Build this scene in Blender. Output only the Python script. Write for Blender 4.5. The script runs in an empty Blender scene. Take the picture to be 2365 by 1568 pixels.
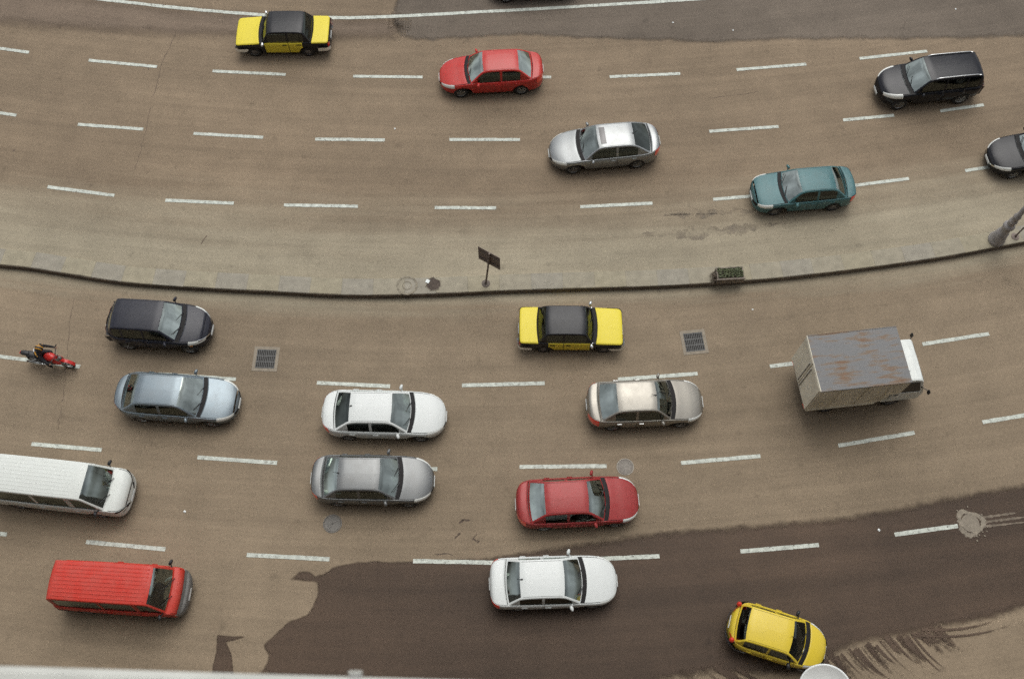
import bpy, math, random
import numpy as np
from mathutils import Vector, Matrix

random.seed(7)
R = math.radians
sc = bpy.context.scene
C = sc.collection

# ------------------------------------------------------------------ camera, sky, sun, exposure
FPX, CXP, CYP, CAMH, TILT = 2250.0, 1182.5, 784.0, 35.6, R(23.27)   # measured on a 2365 x 1568 copy of the photograph
cam_d = bpy.data.cameras.new('camera')
cam_d.sensor_width = 36.0
cam_d.lens = FPX / 2365.0 * 36.0
cam_d.clip_start, cam_d.clip_end = 0.05, 3000.0
cam_d.dof.use_dof = True
cam_d.dof.focus_distance = 36.0
cam_d.dof.aperture_fstop = 2.0
cam = bpy.data.objects.new('camera', cam_d)
C.objects.link(cam)
cam.location = (0, 0, CAMH)
cam.rotation_euler = (TILT, 0, 0)
sc.camera = cam

SUN_EL, SUN_AZ = 64.0, 8.0        # degrees; azimuth measured from +Y towards +X
world = bpy.data.worlds.new('World')
sc.world = world
world.use_nodes = True
wn, wl = world.node_tree.nodes, world.node_tree.links
wn.clear()
w_out = wn.new('ShaderNodeOutputWorld')
w_bg = wn.new('ShaderNodeBackground')
w_sky = wn.new('ShaderNodeTexSky')
w_sky.sky_type = 'NISHITA'
w_sky.sun_disc = False
w_sky.sun_elevation = R(SUN_EL)
w_sky.sun_rotation = R(SUN_AZ)
w_sky.air_density, w_sky.dust_density, w_sky.ozone_density = 1.0, 3.0, 1.0
w_hs = wn.new('ShaderNodeHueSaturation')
w_hs.inputs['Saturation'].default_value = 0.22
wl.new(w_sky.outputs[0], w_hs.inputs['Color'])
w_tc = wn.new('ShaderNodeTexCoord')
w_cl = wn.new('ShaderNodeTexNoise')                     # uneven overcast
w_cl.inputs['Scale'].default_value = 2.6
w_cl.inputs['Detail'].default_value = 5
w_cl.inputs['Roughness'].default_value = .55
wl.new(w_tc.outputs['Generated'], w_cl.inputs['Vector'])
w_mr = wn.new('ShaderNodeMapRange')
w_mr.inputs['From Min'].default_value, w_mr.inputs['From Max'].default_value = .33, .67
w_mr.inputs['To Min'].default_value, w_mr.inputs['To Max'].default_value = .55, 1.45
wl.new(w_cl.outputs['Fac'], w_mr.inputs['Value'])
w_mx = wn.new('ShaderNodeVectorMath')
w_mx.operation = 'SCALE'
wl.new(w_hs.outputs[0], w_mx.inputs[0])
wl.new(w_mr.outputs[0], w_mx.inputs['Scale'])
wl.new(w_mx.outputs[0], w_bg.inputs[0])
w_bg.inputs[1].default_value = 0.135
wl.new(w_bg.outputs[0], w_out.inputs[0])

sun_d = bpy.data.lights.new('sun', 'SUN')
sun_d.energy = 1.1
sun_d.angle = R(45)
sun_d.color = (1.0, 0.97, 0.92)
sun = bpy.data.objects.new('sun', sun_d)
C.objects.link(sun)
sd = Vector((math.sin(R(SUN_AZ)) * math.cos(R(SUN_EL)), math.cos(R(SUN_AZ)) * math.cos(R(SUN_EL)), math.sin(R(SUN_EL))))
sun.rotation_euler = sd.to_track_quat('Z', 'Y').to_euler()

sc.view_settings.view_transform = 'Standard'
sc.view_settings.look = 'None'
sc.view_settings.gamma = 1.0
sc.view_settings.exposure = 0.32
sc.view_settings.use_curve_mapping = False
sc.render.engine = 'CYCLES'
sc.cycles.use_adaptive_sampling = True
sc.cycles.adaptive_threshold = .022
sc.cycles.adaptive_min_samples = 24
sc.cycles.use_denoising = False          # the photograph is grainy film
sc.cycles.max_bounces = 6
sc.cycles.sample_clamp_indirect = 4.0


# ------------------------------------------------------------------ helpers
def ground(px, py, z=0.0):
    """the point at height z that stands where the photograph (2365 px wide) shows it"""
    u, v = (px - CXP) / FPX, (py - CYP) / FPX
    ct, st = math.cos(TILT), math.sin(TILT)
    down = ct + v * st
    t = (CAMH - z) / down
    return Vector((u * t, (st - v * ct) * t, z))


def pchip(xs, ys):
    xs, ys = np.array(xs, float), np.array(ys, float)
    if xs[0] > xs[-1]:
        xs, ys = xs[::-1], ys[::-1]
    h = np.diff(xs); d = np.diff(ys) / h
    m = np.zeros_like(xs)
    m[0], m[-1] = d[0], d[-1]
    for i in range(1, len(xs) - 1):
        if d[i - 1] * d[i] > 0:
            w1, w2 = 2 * h[i] + h[i - 1], h[i] + 2 * h[i - 1]
            m[i] = (w1 + w2) / (w1 / d[i - 1] + w2 / d[i])

    def f(x):
        x = min(max(x, xs[0]), xs[-1])
        i = int(min(max(np.searchsorted(xs, x) - 1, 0), len(xs) - 2))
        t = (x - xs[i]) / h[i]
        return float((2 * t**3 - 3 * t**2 + 1) * ys[i] + (t**3 - 2 * t**2 + t) * h[i] * m[i]
                     + (-2 * t**3 + 3 * t**2) * ys[i + 1] + (t**3 - t**2) * h[i] * m[i + 1])
    return f


def link(name, me, mat, parent=None):
    o = bpy.data.objects.new(name, me)
    C.objects.link(o)
    if mat is not None and not me.materials:
        me.materials.append(mat)
    if parent is not None:
        o.parent = parent
    return o


def mesh(name, verts, faces, mat, parent=None, smooth=True):
    me = bpy.data.meshes.new(name)
    me.from_pydata([tuple(v) for v in verts], [], faces)
    if smooth:
        me.polygons.foreach_set('use_smooth', [True] * len(me.polygons))
    me.update()
    return link(name, me, mat, parent)


def thing(name, label, cat, group=None, loc=(0, 0, 0), rz=0.0):
    o = bpy.data.objects.new(name, None)
    o.empty_display_size = 0.2
    C.objects.link(o)
    o.location = loc
    o.rotation_euler = (0, 0, rz)
    tag(o, label, cat, group)
    return o


def tag(o, label, cat, group=None):
    o['label'] = label
    o['category'] = cat
    if group:
        o['group'] = group


class MB:
    """collects simple shapes into one mesh"""
    def __init__(self):
        self.v, self.f = [], []

    def grid(self, pts, close_u=False, close_v=False, flip=False):
        nu, nv = len(pts), len(pts[0])
        b = len(self.v)
        for row in pts:
            self.v += [tuple(p) for p in row]
        for i in range(nu if close_u else nu - 1):
            for j in range(nv if close_v else nv - 1):
                a, c = b + i * nv + j, b + i * nv + (j + 1) % nv
                d, e = b + ((i + 1) % nu) * nv + (j + 1) % nv, b + ((i + 1) % nu) * nv + j
                self.f.append((a, e, d, c) if flip else (a, c, d, e))
        return self

    def box(self, c, s, rz=0.0, bev=0.0, mtx=None):
        x, y, z = s[0] / 2, s[1] / 2, s[2] / 2
        b = len(self.v)
        if bev <= 0:
            pts = [(-x, -y, -z), (x, -y, -z), (x, y, -z), (-x, y, -z), (-x, -y, z), (x, -y, z), (x, y, z), (-x, y, z)]
            fs = [(0, 3, 2, 1), (4, 5, 6, 7), (0, 1, 5, 4), (1, 2, 6, 5), (2, 3, 7, 6), (3, 0, 4, 7)]
        else:
            e = min(bev, x * .9, y * .9, z * .9)
            pts = []
            for zz, ins in ((-z, e), (-z + e, 0), (z - e, 0), (z, e)):
                xx, yy = x - ins, y - ins
                k = e * .7
                pts += [(-xx + k, -yy, zz), (xx - k, -yy, zz), (xx, -yy + k, zz), (xx, yy - k, zz),
                        (xx - k, yy, zz), (-xx + k, yy, zz), (-xx, yy - k, zz), (-xx, -yy + k, zz)]
            fs = [tuple(range(7, -1, -1)), tuple(range(24, 32))]
            for r in range(3):
                for j in range(8):
                    fs.append((r * 8 + j, r * 8 + (j + 1) % 8, r * 8 + 8 + (j + 1) % 8, r * 8 + 8 + j))
        ca, sa = math.cos(rz), math.sin(rz)
        for p in pts:
            q = Vector((p[0] * ca - p[1] * sa, p[0] * sa + p[1] * ca, p[2]))
            if mtx is not None:
                q = mtx @ q
            self.v.append((q[0] + c[0], q[1] + c[1], q[2] + c[2]))
        self.f += [tuple(i + b for i in f) for f in fs]
        return self

    def lathe(self, prof, n=24, axis='Z', c=(0, 0, 0), mtx=None):
        """prof: (radius, height) pairs turned round an axis"""
        rows = []
        for r, h in prof:
            row = []
            for k in range(n):
                a = 2 * math.pi * k / n
                p = (r * math.cos(a), r * math.sin(a), h)
                if axis == 'Y':
                    p = (p[0], h, p[1])
                elif axis == 'X':
                    p = (h, p[0], p[1])
                q = Vector(p)
                if mtx is not None:
                    q = mtx @ q
                row.append((q[0] + c[0], q[1] + c[1], q[2] + c[2]))
            rows.append(row)
        return self.grid(rows, close_v=True, flip=(axis == 'Z'))

    def tube(self, path, rad, n=8):
        path = [Vector(p) for p in path]
        rads = rad if isinstance(rad, (list, tuple)) else [rad] * len(path)
        rows = []
        for i, p in enumerate(path):
            t = (path[min(i + 1, len(path) - 1)] - path[max(i - 1, 0)]).normalized()
            ref = Vector((0, 0, 1)) if abs(t.z) < .9 else Vector((1, 0, 0))
            a = t.cross(ref).normalized()
            b = t.cross(a).normalized()
            rows.append([p + (a * math.cos(2 * math.pi * k / n) + b * math.sin(2 * math.pi * k / n)) * rads[i] for k in range(n)])
        b0 = len(self.v)
        self.grid(rows, close_v=True)
        self.f.append(tuple(b0 + k for k in range(n)))
        self.f.append(tuple(b0 + (len(rows) - 1) * n + k for k in range(n - 1, -1, -1)))
        return self

    def ellipsoid(self, c, s, nu=10, nv=14, mtx=None):
        rows = []
        for i in range(nu + 1):
            a = math.pi * i / nu
            row = []
            for k in range(nv):
                b = 2 * math.pi * k / nv
                q = Vector((s[0] * math.sin(a) * math.cos(b), s[1] * math.sin(a) * math.sin(b), s[2] * math.cos(a)))
                if mtx is not None:
                    q = mtx @ q
                row.append(q + Vector(c))
            rows.append(row)
        return self.grid(rows, close_v=True)

    def build(self, name, mat, parent=None, smooth=False):
        return mesh(name, self.v, self.f, mat, parent, smooth)


# ------------------------------------------------------------------ materials
MATS = {}


def mat_new(name):
    m = bpy.data.materials.new(name)
    m.use_nodes = True
    nt = m.node_tree
    return m, nt.nodes, nt.links, nt.nodes['Principled BSDF']


def plain(name, col, rough=.6, metal=0.0, var=.12, scale=6.0, emit=0.0, coat=0.0, bump=0.0, spec=.5):
    """a plain surface with a little uneven wear in its colour"""
    if name in MATS:
        return MATS[name]
    m, n, l, b = mat_new(name)
    tc = n.new('ShaderNodeTexCoord')
    ns = n.new('ShaderNodeTexNoise')
    ns.inputs['Scale'].default_value = scale
    ns.inputs['Detail'].default_value = 4
    l.new(tc.outputs['Object'], ns.inputs['Vector'])
    mr = n.new('ShaderNodeMapRange')
    mr.inputs['From Min'].default_value, mr.inputs['From Max'].default_value = .3, .7
    mr.inputs['To Min'].default_value, mr.inputs['To Max'].default_value = 1 - var, 1 + var
    l.new(ns.outputs['Fac'], mr.inputs['Value'])
    mx = n.new('ShaderNodeVectorMath')
    mx.operation = 'SCALE'
    mx.inputs[0].default_value = col
    l.new(mr.outputs[0], mx.inputs['Scale'])
    l.new(mx.outputs[0], b.inputs['Base Color'])
    b.inputs['Roughness'].default_value = rough
    b.inputs['Metallic'].default_value = metal
    b.inputs['Coat Weight'].default_value = coat
    b.inputs['Coat Roughness'].default_value = .08
    b.inputs['Specular IOR Level'].default_value = spec
    if emit:
        b.inputs['Emission Color'].default_value = (*col, 1)
        b.inputs['Emission Strength'].default_value = emit
    if bump:
        bp = n.new('ShaderNodeBump')
        bp.inputs['Strength'].default_value = bump
        bp.inputs['Distance'].default_value = .02
        l.new(ns.outputs['Fac'], bp.inputs['Height'])
        l.new(bp.outputs[0], b.inputs['Normal'])
    MATS[name] = m
    return m


def paint(name, col, metal=0.0, rough=.32, dust=.12, coat=.6, spec=.32):
    """car lacquer with a thin uneven film of road dust"""
    if name in MATS:
        return MATS[name]
    m, n, l, b = mat_new(name)
    tc = n.new('ShaderNodeTexCoord')
    ns = n.new('ShaderNodeTexNoise')
    ns.inputs['Scale'].default_value = 2.2
    ns.inputs['Detail'].default_value = 6
    ns.inputs['Roughness'].default_value = .65
    l.new(tc.outputs['Object'], ns.inputs['Vector'])
    mr = n.new('ShaderNodeMapRange')
    mr.inputs['From Min'].default_value, mr.inputs['From Max'].default_value = .35, .75
    mr.inputs['To Min'].default_value, mr.inputs['To Max'].default_value = dust * .15, dust * 1.1
    l.new(ns.outputs['Fac'], mr.inputs['Value'])
    mx = n.new('ShaderNodeMix')
    mx.data_type = 'RGBA'
    mx.inputs[6].default_value = (*col, 1)
    mx.inputs[7].default_value = (.30, .27, .23, 1)
    l.new(mr.outputs[0], mx.inputs[0])
    l.new(mx.outputs[2], b.inputs['Base Color'])
    rr = n.new('ShaderNodeMapRange')
    rr.inputs['To Min'].default_value, rr.inputs['To Max'].default_value = rough * .8, rough * 1.5
    l.new(ns.outputs['Fac'], rr.inputs['Value'])
    l.new(rr.outputs[0], b.inputs['Roughness'])
    b.inputs['Metallic'].default_value = metal
    b.inputs['Coat Weight'].default_value = coat * .25
    b.inputs['Coat Roughness'].default_value = .06
    b.inputs['Specular IOR Level'].default_value = spec
    MATS[name] = m
    return m


def glass(name, tint=(.30, .36, .34), refl=.10):
    if name in MATS:
        return MATS[name]
    m = bpy.data.materials.new(name)
    m.use_nodes = True
    n, l = m.node_tree.nodes, m.node_tree.links
    n.clear()
    out = n.new('ShaderNodeOutputMaterial')
    tr = n.new('ShaderNodeBsdfTransparent')
    tr.inputs[0].default_value = (*tint, 1)
    gl = n.new('ShaderNodeBsdfGlossy')
    gl.inputs['Color'].default_value = (.90, 1.0, .93, 1)
    gl.inputs['Roughness'].default_value = .05
    fr = n.new('ShaderNodeFresnel')
    fr.inputs['IOR'].default_value = 1.52
    ad = n.new('ShaderNodeMath')
    ad.operation = 'ADD'
    ad.use_clamp = True
    ad.inputs[1].default_value = refl
    l.new(fr.outputs[0], ad.inputs[0])
    mx = n.new('ShaderNodeMixShader')
    l.new(ad.outputs[0], mx.inputs[0])
    l.new(tr.outputs[0], mx.inputs[1])
    l.new(gl.outputs[0], mx.inputs[2])
    l.new(mx.outputs[0], out.inputs[0])
    MATS[name] = m
    return m


# centre of the bend the road follows (lane lines are arcs about it)
ARC = Vector((-3.0, 118.0, 0))


def asphalt(name, col, wet=0.0, dust=True, rough=.85):
    m, n, l, b = mat_new(name)
    geo = n.new('ShaderNodeNewGeometry')
    pos = geo.outputs['Position']

    def noise(scale, detail=5, rough_=.55, vec=None):
        t = n.new('ShaderNodeTexNoise')
        t.inputs['Scale'].default_value = scale
        t.inputs['Detail'].default_value = detail
        t.inputs['Roughness'].default_value = rough_
        l.new(vec if vec is not None else pos, t.inputs['Vector'])
        return t.outputs['Fac']

    def rng(v, a, b_, c, d):
        t = n.new('ShaderNodeMapRange')
        t.inputs['From Min'].default_value, t.inputs['From Max'].default_value = a, b_
        t.inputs['To Min'].default_value, t.inputs['To Max'].default_value = c, d
        l.new(v, t.inputs['Value'])
        return t.outputs[0]

    def math_(op, a, b_):
        t = n.new('ShaderNodeMath')
        t.operation = op
        for i, s in enumerate((a, b_)):
            if isinstance(s, (int, float)):
                t.inputs[i].default_value = s
            else:
                l.new(s, t.inputs[i])
        return t.outputs[0]
    # polar coordinates about the bend: streaks run along the lanes
    sub = n.new('ShaderNodeVectorMath'); sub.operation = 'SUBTRACT'
    l.new(pos, sub.inputs[0]); sub.inputs[1].default_value = ARC
    flat = n.new('ShaderNodeVectorMath'); flat.operation = 'MULTIPLY'
    l.new(sub.outputs[0], flat.inputs[0]); flat.inputs[1].default_value = (1, 1, 0)
    ln = n.new('ShaderNodeVectorMath'); ln.operation = 'LENGTH'
    l.new(flat.outputs[0], ln.inputs[0])
    rad = ln.outputs['Value']
    sep = n.new('ShaderNodeSeparateXYZ')
    l.new(flat.outputs[0], sep.inputs[0])
    ang = math_('ARCTAN2', sep.outputs[0], math_('MULTIPLY', sep.outputs[1], -1.0))
    cmb = n.new('ShaderNodeCombineXYZ')
    l.new(rad, cmb.inputs[0])
    l.new(math_('MULTIPLY', ang, 9.0), cmb.inputs[1])
    streak = noise(.85, 5, .6, cmb.outputs[0])
    cmb2 = n.new('ShaderNodeCombineXYZ')
    l.new(math_('MULTIPLY', rad, 2.2), cmb2.inputs[0])
    l.new(math_('MULTIPLY', ang, 5.0), cmb2.inputs[1])
    fine_streak = noise(1.6, 4, .6, cmb2.outputs[0])
    big = noise(.10, 4, .5)
    mid = noise(.9, 6, .6)
    grain = noise(26, 3, .8)
    grit = noise(9, 4, .75)
    v = rng(streak, .3, .7, .90 - .14 * wet, 1.09 + .16 * wet)
    v = math_('MULTIPLY', v, rng(fine_streak, .3, .7, .92, 1.08))
    v = math_('MULTIPLY', v, rng(big, .3, .7, .87 - .08 * wet, 1.12 + .10 * wet))
    v = math_('MULTIPLY', v, rng(mid, .3, .7, .90, 1.08))
    v = math_('MULTIPLY', v, rng(grit, .3, .7, .88, 1.11))
    v = math_('MULTIPLY', v, rng(grain, .3, .7, .80, 1.20))
    # small dark spots: oil drips and patches
    spots = noise(1.7, 3, .5)
    v = math_('MULTIPLY', v, rng(spots, .64, .76, 1.0, .80))
    sc_ = n.new('ShaderNodeVectorMath'); sc_.operation = 'SCALE'
    sc_.inputs[0].default_value = col
    if dust:
        # pale sand lies along the far side of the median
        rr = math_('ADD', rad, rng(streak, .2, .8, -1.1, 1.1))
        mask = n.new('ShaderNodeMapRange')
        mask.interpolation_type = 'SMOOTHSTEP'
        mask.inputs['From Min'].default_value, mask.inputs['From Max'].default_value = MED_R - 5.4, MED_R - 1.2
        l.new(rr, mask.inputs['Value'])
        # not on the near carriageway
        cut = n.new('ShaderNodeMapRange')
        cut.inputs['From Min'].default_value, cut.inputs['From Max'].default_value = MED_R - .2, MED_R + 1.0
        cut.inputs['To Min'].default_value, cut.inputs['To Max'].default_value = 1.0, .12
        l.new(rr, cut.inputs['Value'])
        mk = math_('MULTIPLY', mask.outputs[0], cut.outputs[0])
        mx = n.new('ShaderNodeMix'); mx.data_type = 'RGBA'
        l.new(math_('MULTIPLY', mk, .95), mx.inputs[0])
        mx.inputs[6].default_value = (*col, 1)
        mx.inputs[7].default_value = (.305, .268, .194, 1)
        l.new(mx.outputs[2], sc_.inputs[0])
    l.new(v, sc_.inputs['Scale'])
    l.new(sc_.outputs[0], b.inputs['Base Color'])
    b.inputs['Roughness'].default_value = rough
    b.inputs['Specular IOR Level'].default_value = .25
    bp = n.new('ShaderNodeBump')
    bp.inputs['Strength'].default_value = .35
    bp.inputs['Distance'].default_value = .01
    l.new(grain, bp.inputs['Height'])
    l.new(bp.outputs[0], b.inputs['Normal'])
    return m


# ------------------------------------------------------------------ the setting
med_edge_px = [(-140, 596), (-60, 604), (0, 611), (60, 617), (150, 631), (240, 645), (285, 651), (400, 660), (600, 671), (850, 681),
               (1000, 678), (1150, 671), (1300, 666), (1450, 662), (1640, 653), (1750, 645), (1900, 630), (2050, 611),
               (2200, 589), (2290, 572), (2365, 558), (2450, 541), (2540, 522)]
KERB_H = .30
med_pts = [ground(x, y, KERB_H) for x, y in med_edge_px]
# circle through the median gives the bend
def circle3(a, b, c):
    ax, ay, bx, by, cx, cy = a.x, a.y, b.x, b.y, c.x, c.y
    d = 2 * (ax * (by - cy) + bx * (cy - ay) + cx * (ay - by))
    ux = ((ax**2 + ay**2) * (by - cy) + (bx**2 + by**2) * (cy - ay) + (cx**2 + cy**2) * (ay - by)) / d
    uy = ((ax**2 + ay**2) * (cx - bx) + (bx**2 + by**2) * (ax - cx) + (cx**2 + cy**2) * (bx - ax)) / d
    return Vector((ux, uy, 0))
ARC = circle3(med_pts[2], med_pts[10], med_pts[20])
MED_R = (Vector((med_pts[10].x, med_pts[10].y, 0)) - ARC).length

ROAD_COL = (.218, .166, .112)
m_road = asphalt('road_asphalt', ROAD_COL)
m_old = asphalt('old_asphalt', (.140, .115, .090), dust=False)
m_old2 = asphalt('old_asphalt_faint', (.178, .136, .100), dust=False)
m_wet = asphalt('wet_asphalt', (.070, .046, .030), wet=1, dust=False, rough=.62)
m_ground = asphalt('far_ground', (.14, .12, .095), dust=False)
m_line = plain('road_paint', (.50, .53, .47), .7, var=.22, scale=5)
_n, _l = m_line.node_tree.nodes, m_line.node_tree.links
_g = _n.new('ShaderNodeNewGeometry')
_t = _n.new('ShaderNodeTexNoise'); _t.inputs['Scale'].default_value = 9; _t.inputs['Detail'].default_value = 6; _t.inputs['Roughness'].default_value = .75
_l.new(_g.outputs['Position'], _t.inputs['Vector'])
_r = _n.new('ShaderNodeMapRange'); _r.inputs['From Min'].default_value, _r.inputs['From Max'].default_value = .34, .47
_r.inputs['To Min'].default_value = .25
_l.new(_t.outputs['Fac'], _r.inputs['Value']); _l.new(_r.outputs[0], _n['Principled BSDF'].inputs['Alpha'])   # worn through in spots
m_dark = plain('black_plastic', (.012, .012, .013), .5)
m_rubber = plain('tyre_rubber', (.018, .017, .016), .8)


def sheet(name, x0, x1, y0, y1, z, mat, kind='structure'):
    o = mesh(name, [(x0, y0, z), (x1, y0, z), (x1, y1, z), (x0, y1, z)], [(0, 1, 2, 3)], mat, smooth=False)
    o['kind'] = kind
    return o


sheet('ground', -700, 700, -700, 900, -.03, m_ground)
road = sheet('road', -90, 90, -1.5, 75, 0, m_road)


def rough_poly(name, px, mat, z, parent=None, jag=.06, step=.25, seed=1, smooth_it=2):
    """an irregular flat sheet whose outline follows the given points, roughened"""
    rnd = random.Random(seed)
    pts = [ground(x, y) for x, y in px]
    out = []
    for i in range(len(pts)):
        a, b = pts[i], pts[(i + 1) % len(pts)]
        n = max(1, int((b - a).length / step))
        nrm = Vector((-(b - a).y, (b - a).x, 0)).normalized()
        for k in range(n):
            p = a.lerp(b, k / n)
            wob = .05 * math.sin(p.x * 3.1 + seed) + .04 * math.sin(p.x * 7.3 + p.y * 5.7) + .03 * math.sin(p.y * 11.0 - p.x * 2.0)
            out.append(p + nrm * (rnd.gauss(0, jag) + wob * min(1.0, jag * 40)))
    verts = [(p.x, p.y, z) for p in out]
    o = mesh(name, verts, [tuple(range(len(verts)))], mat, parent, smooth=False)
    # n-gon normal up
    if o.data.polygons[0].normal.z < 0:
        o.data.flip_normals()
    return o


def soft_mat(m, noise_scale=1.6, amp=.9, half=.16):
    """fades a sheet out towards its outline through an uneven, noisy edge"""
    n, l = m.node_tree.nodes, m.node_tree.links
    at = n.new('ShaderNodeAttribute'); at.attribute_name = 'fade'
    geo = n.new('ShaderNodeNewGeometry')
    t = n.new('ShaderNodeTexNoise')
    t.inputs['Scale'].default_value = noise_scale; t.inputs['Detail'].default_value = 8; t.inputs['Roughness'].default_value = .7
    l.new(geo.outputs['Position'], t.inputs['Vector'])
    ma = n.new('ShaderNodeMath'); ma.operation = 'MULTIPLY_ADD'
    l.new(t.outputs['Fac'], ma.inputs[0]); ma.inputs[1].default_value = amp; l.new(at.outputs['Fac'], ma.inputs[2])
    r = n.new('ShaderNodeMapRange'); r.interpolation_type = 'SMOOTHSTEP'
    r.inputs['From Min'].default_value, r.inputs['From Max'].default_value = .5 + amp * .5 - half, .5 + amp * .5 + half
    l.new(ma.outputs[0], r.inputs['Value'])
    l.new(r.outputs[0], n['Principled BSDF'].inputs['Alpha'])
    return m


def soft_sheet(name, px, mat, z, w_in=.25, w_out=.25, step=.12, parent=None, soft_right=1.0):
    """a flat sheet over the outlined area; a 'fade' value falls from 1 inside to 0 outside across the outline"""
    P_ = np.array([(ground(x, y).x, ground(x, y).y) for x, y in px])
    Q_ = np.roll(P_, -1, axis=0)
    w = w_in + w_out
    lo, hi = P_.min(0) - w, P_.max(0) + w
    lo = np.maximum(lo, (-26, .5)); hi = np.minimum(hi, (26, 38))
    gx, gy = np.arange(lo[0], hi[0] + step, step), np.arange(lo[1], hi[1] + step, step)
    X, Y = np.meshgrid(gx, gy, indexing='ij')
    pt = np.stack([X.ravel(), Y.ravel()], 1)
    dist = np.full(len(pt), 1e9); inside = np.zeros(len(pt), bool)
    for a, b in zip(P_, Q_):
        ab = b - a
        t = np.clip(((pt - a) @ ab) / max(ab @ ab, 1e-9), 0, 1)
        dist = np.minimum(dist, np.hypot(*(pt - a - t[:, None] * ab).T))
        c = (a[1] > pt[:, 1]) != (b[1] > pt[:, 1])
        xx = a[0] + (pt[:, 1] - a[1]) / (ab[1] if abs(ab[1]) > 1e-9 else 1e-9) * ab[0]
        inside ^= c & (pt[:, 0] < xx)
    sd = np.where(inside, dist, -dist)
    ww = w * np.interp(pt[:, 0], [-3, 3], [1.0, soft_right])     # the film dries out more gradually towards the right
    fade = np.clip(.5 + sd / ww, 0, 1).reshape(X.shape)
    keep = (fade[:-1, :-1] + fade[1:, :-1] + fade[1:, 1:] + fade[:-1, 1:]) > 0
    ids = -np.ones(X.shape, int)
    v, vals, f = [], [], []
    for a, b in zip(*np.nonzero(keep)):
        q = []
        for p in ((a, b), (a + 1, b), (a + 1, b + 1), (a, b + 1)):
            if ids[p] < 0:
                ids[p] = len(v); v.append((X[p], Y[p], z)); vals.append(fade[p])
            q.append(int(ids[p]))
        f.append(tuple(q))
    o = mesh(name, v, f, mat, parent, smooth=False)
    at = o.data.attributes.new('fade', 'FLOAT', 'POINT')
    at.data.foreach_set('value', vals)
    return o


soft_mat(m_old, 1.2, .8, .25); soft_mat(m_old2, 1.0, .8, .5); soft_mat(m_wet, 2.2, .55, .24)
# older, greyer asphalt along the far edge
old = soft_sheet('old_asphalt_strip', [(928, 84), (1000, 92), (1100, 84), (1200, 80), (1400, 88), (1550, 92), (1640, 97), (1720, 92), (1900, 89), (2100, 88),
                                       (2365, 83), (2500, 80), (2500, -150), (930, -150), (925, -20), (905, 40)], m_old, .004, .35, .35)
old['kind'] = 'structure'
old2 = soft_sheet('old_asphalt_strip', [(-150, 25), (0, 50), (120, 60), (260, 70), (420, 78), (560, 80), (740, 84), (900, 83), (922, 60), (903, 46), (800, 49), (560, 38), (400, 24), (250, 6), (120, -14), (-150, -60)], m_old2, .004, .5, .5)
old2['kind'] = 'structure'

# the dark wet stretch in the near lanes
wet = soft_sheet('wet_asphalt_patch', [
    (2600, 1068), (2480, 1092), (2365, 1122), (2250, 1143), (2150, 1163), (2050, 1181), (1950, 1199), (1800, 1212), (1620, 1226), (1530, 1233), (1400, 1252),
    (1270, 1270), (1130, 1290), (1000, 1296), (955, 1297), (900, 1300), (870, 1296), (800, 1303), (770, 1311), (748, 1326), (728, 1331), (712, 1320),
    (690, 1322), (680, 1332), (670, 1336), (734, 1343), (736, 1372), (722, 1402), (712, 1420), (690, 1428), (665, 1437), (640, 1462), (610, 1486),
    (614, 1500), (622, 1512), (618, 1532), (606, 1548), (640, 1553), (600, 1558), (560, 1564), (560, 1640), (1500, 1640), (1520, 1568), (1640, 1548), (1750, 1551), (1820, 1550),
    (1905, 1520), (1932, 1500), (1960, 1488), (1995, 1478), (2040, 1470), (2080, 1464), (2120, 1456), (2180, 1443), (2250, 1430), (2300, 1420), (2365, 1396), (2480, 1362), (2600, 1325)],
    m_wet, .004, .13, .13, .12, soft_right=3.2)
wet['kind'] = 'structure'
wet2 = soft_sheet('wet_asphalt_patch', [(502, 1466), (540, 1470), (566, 1469), (540, 1478), (521, 1482), (534, 1510), (538, 1550), (545, 1568), (488, 1568), (492, 1540), (500, 1505)],
                  m_wet, .004, .08, .08, .06)
wet2['kind'] = 'structure'
# wet tyre tracks leaving the patch at the lower right
def smear_mat(name, col, lo=.42, hi=.60, scale=2.0):
    """a broken film on the asphalt: the dry ground shows through where the noise opens it"""
    m = asphalt(name, col, wet=1, dust=False, rough=.7)
    n, l = m.node_tree.nodes, m.node_tree.links
    geo = n.new('ShaderNodeNewGeometry')
    t = n.new('ShaderNodeTexNoise')
    t.inputs['Scale'].default_value = scale; t.inputs['Detail'].default_value = 7; t.inputs['Roughness'].default_value = .75
    l.new(geo.outputs['Position'], t.inputs['Vector'])
    r = n.new('ShaderNodeMapRange')
    r.inputs['From Min'].default_value, r.inputs['From Max'].default_value = lo, hi
    l.new(t.outputs['Fac'], r.inputs['Value'])
    b = n['Principled BSDF']
    l.new(r.outputs[0], b.inputs['Alpha'])
    return m


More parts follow.
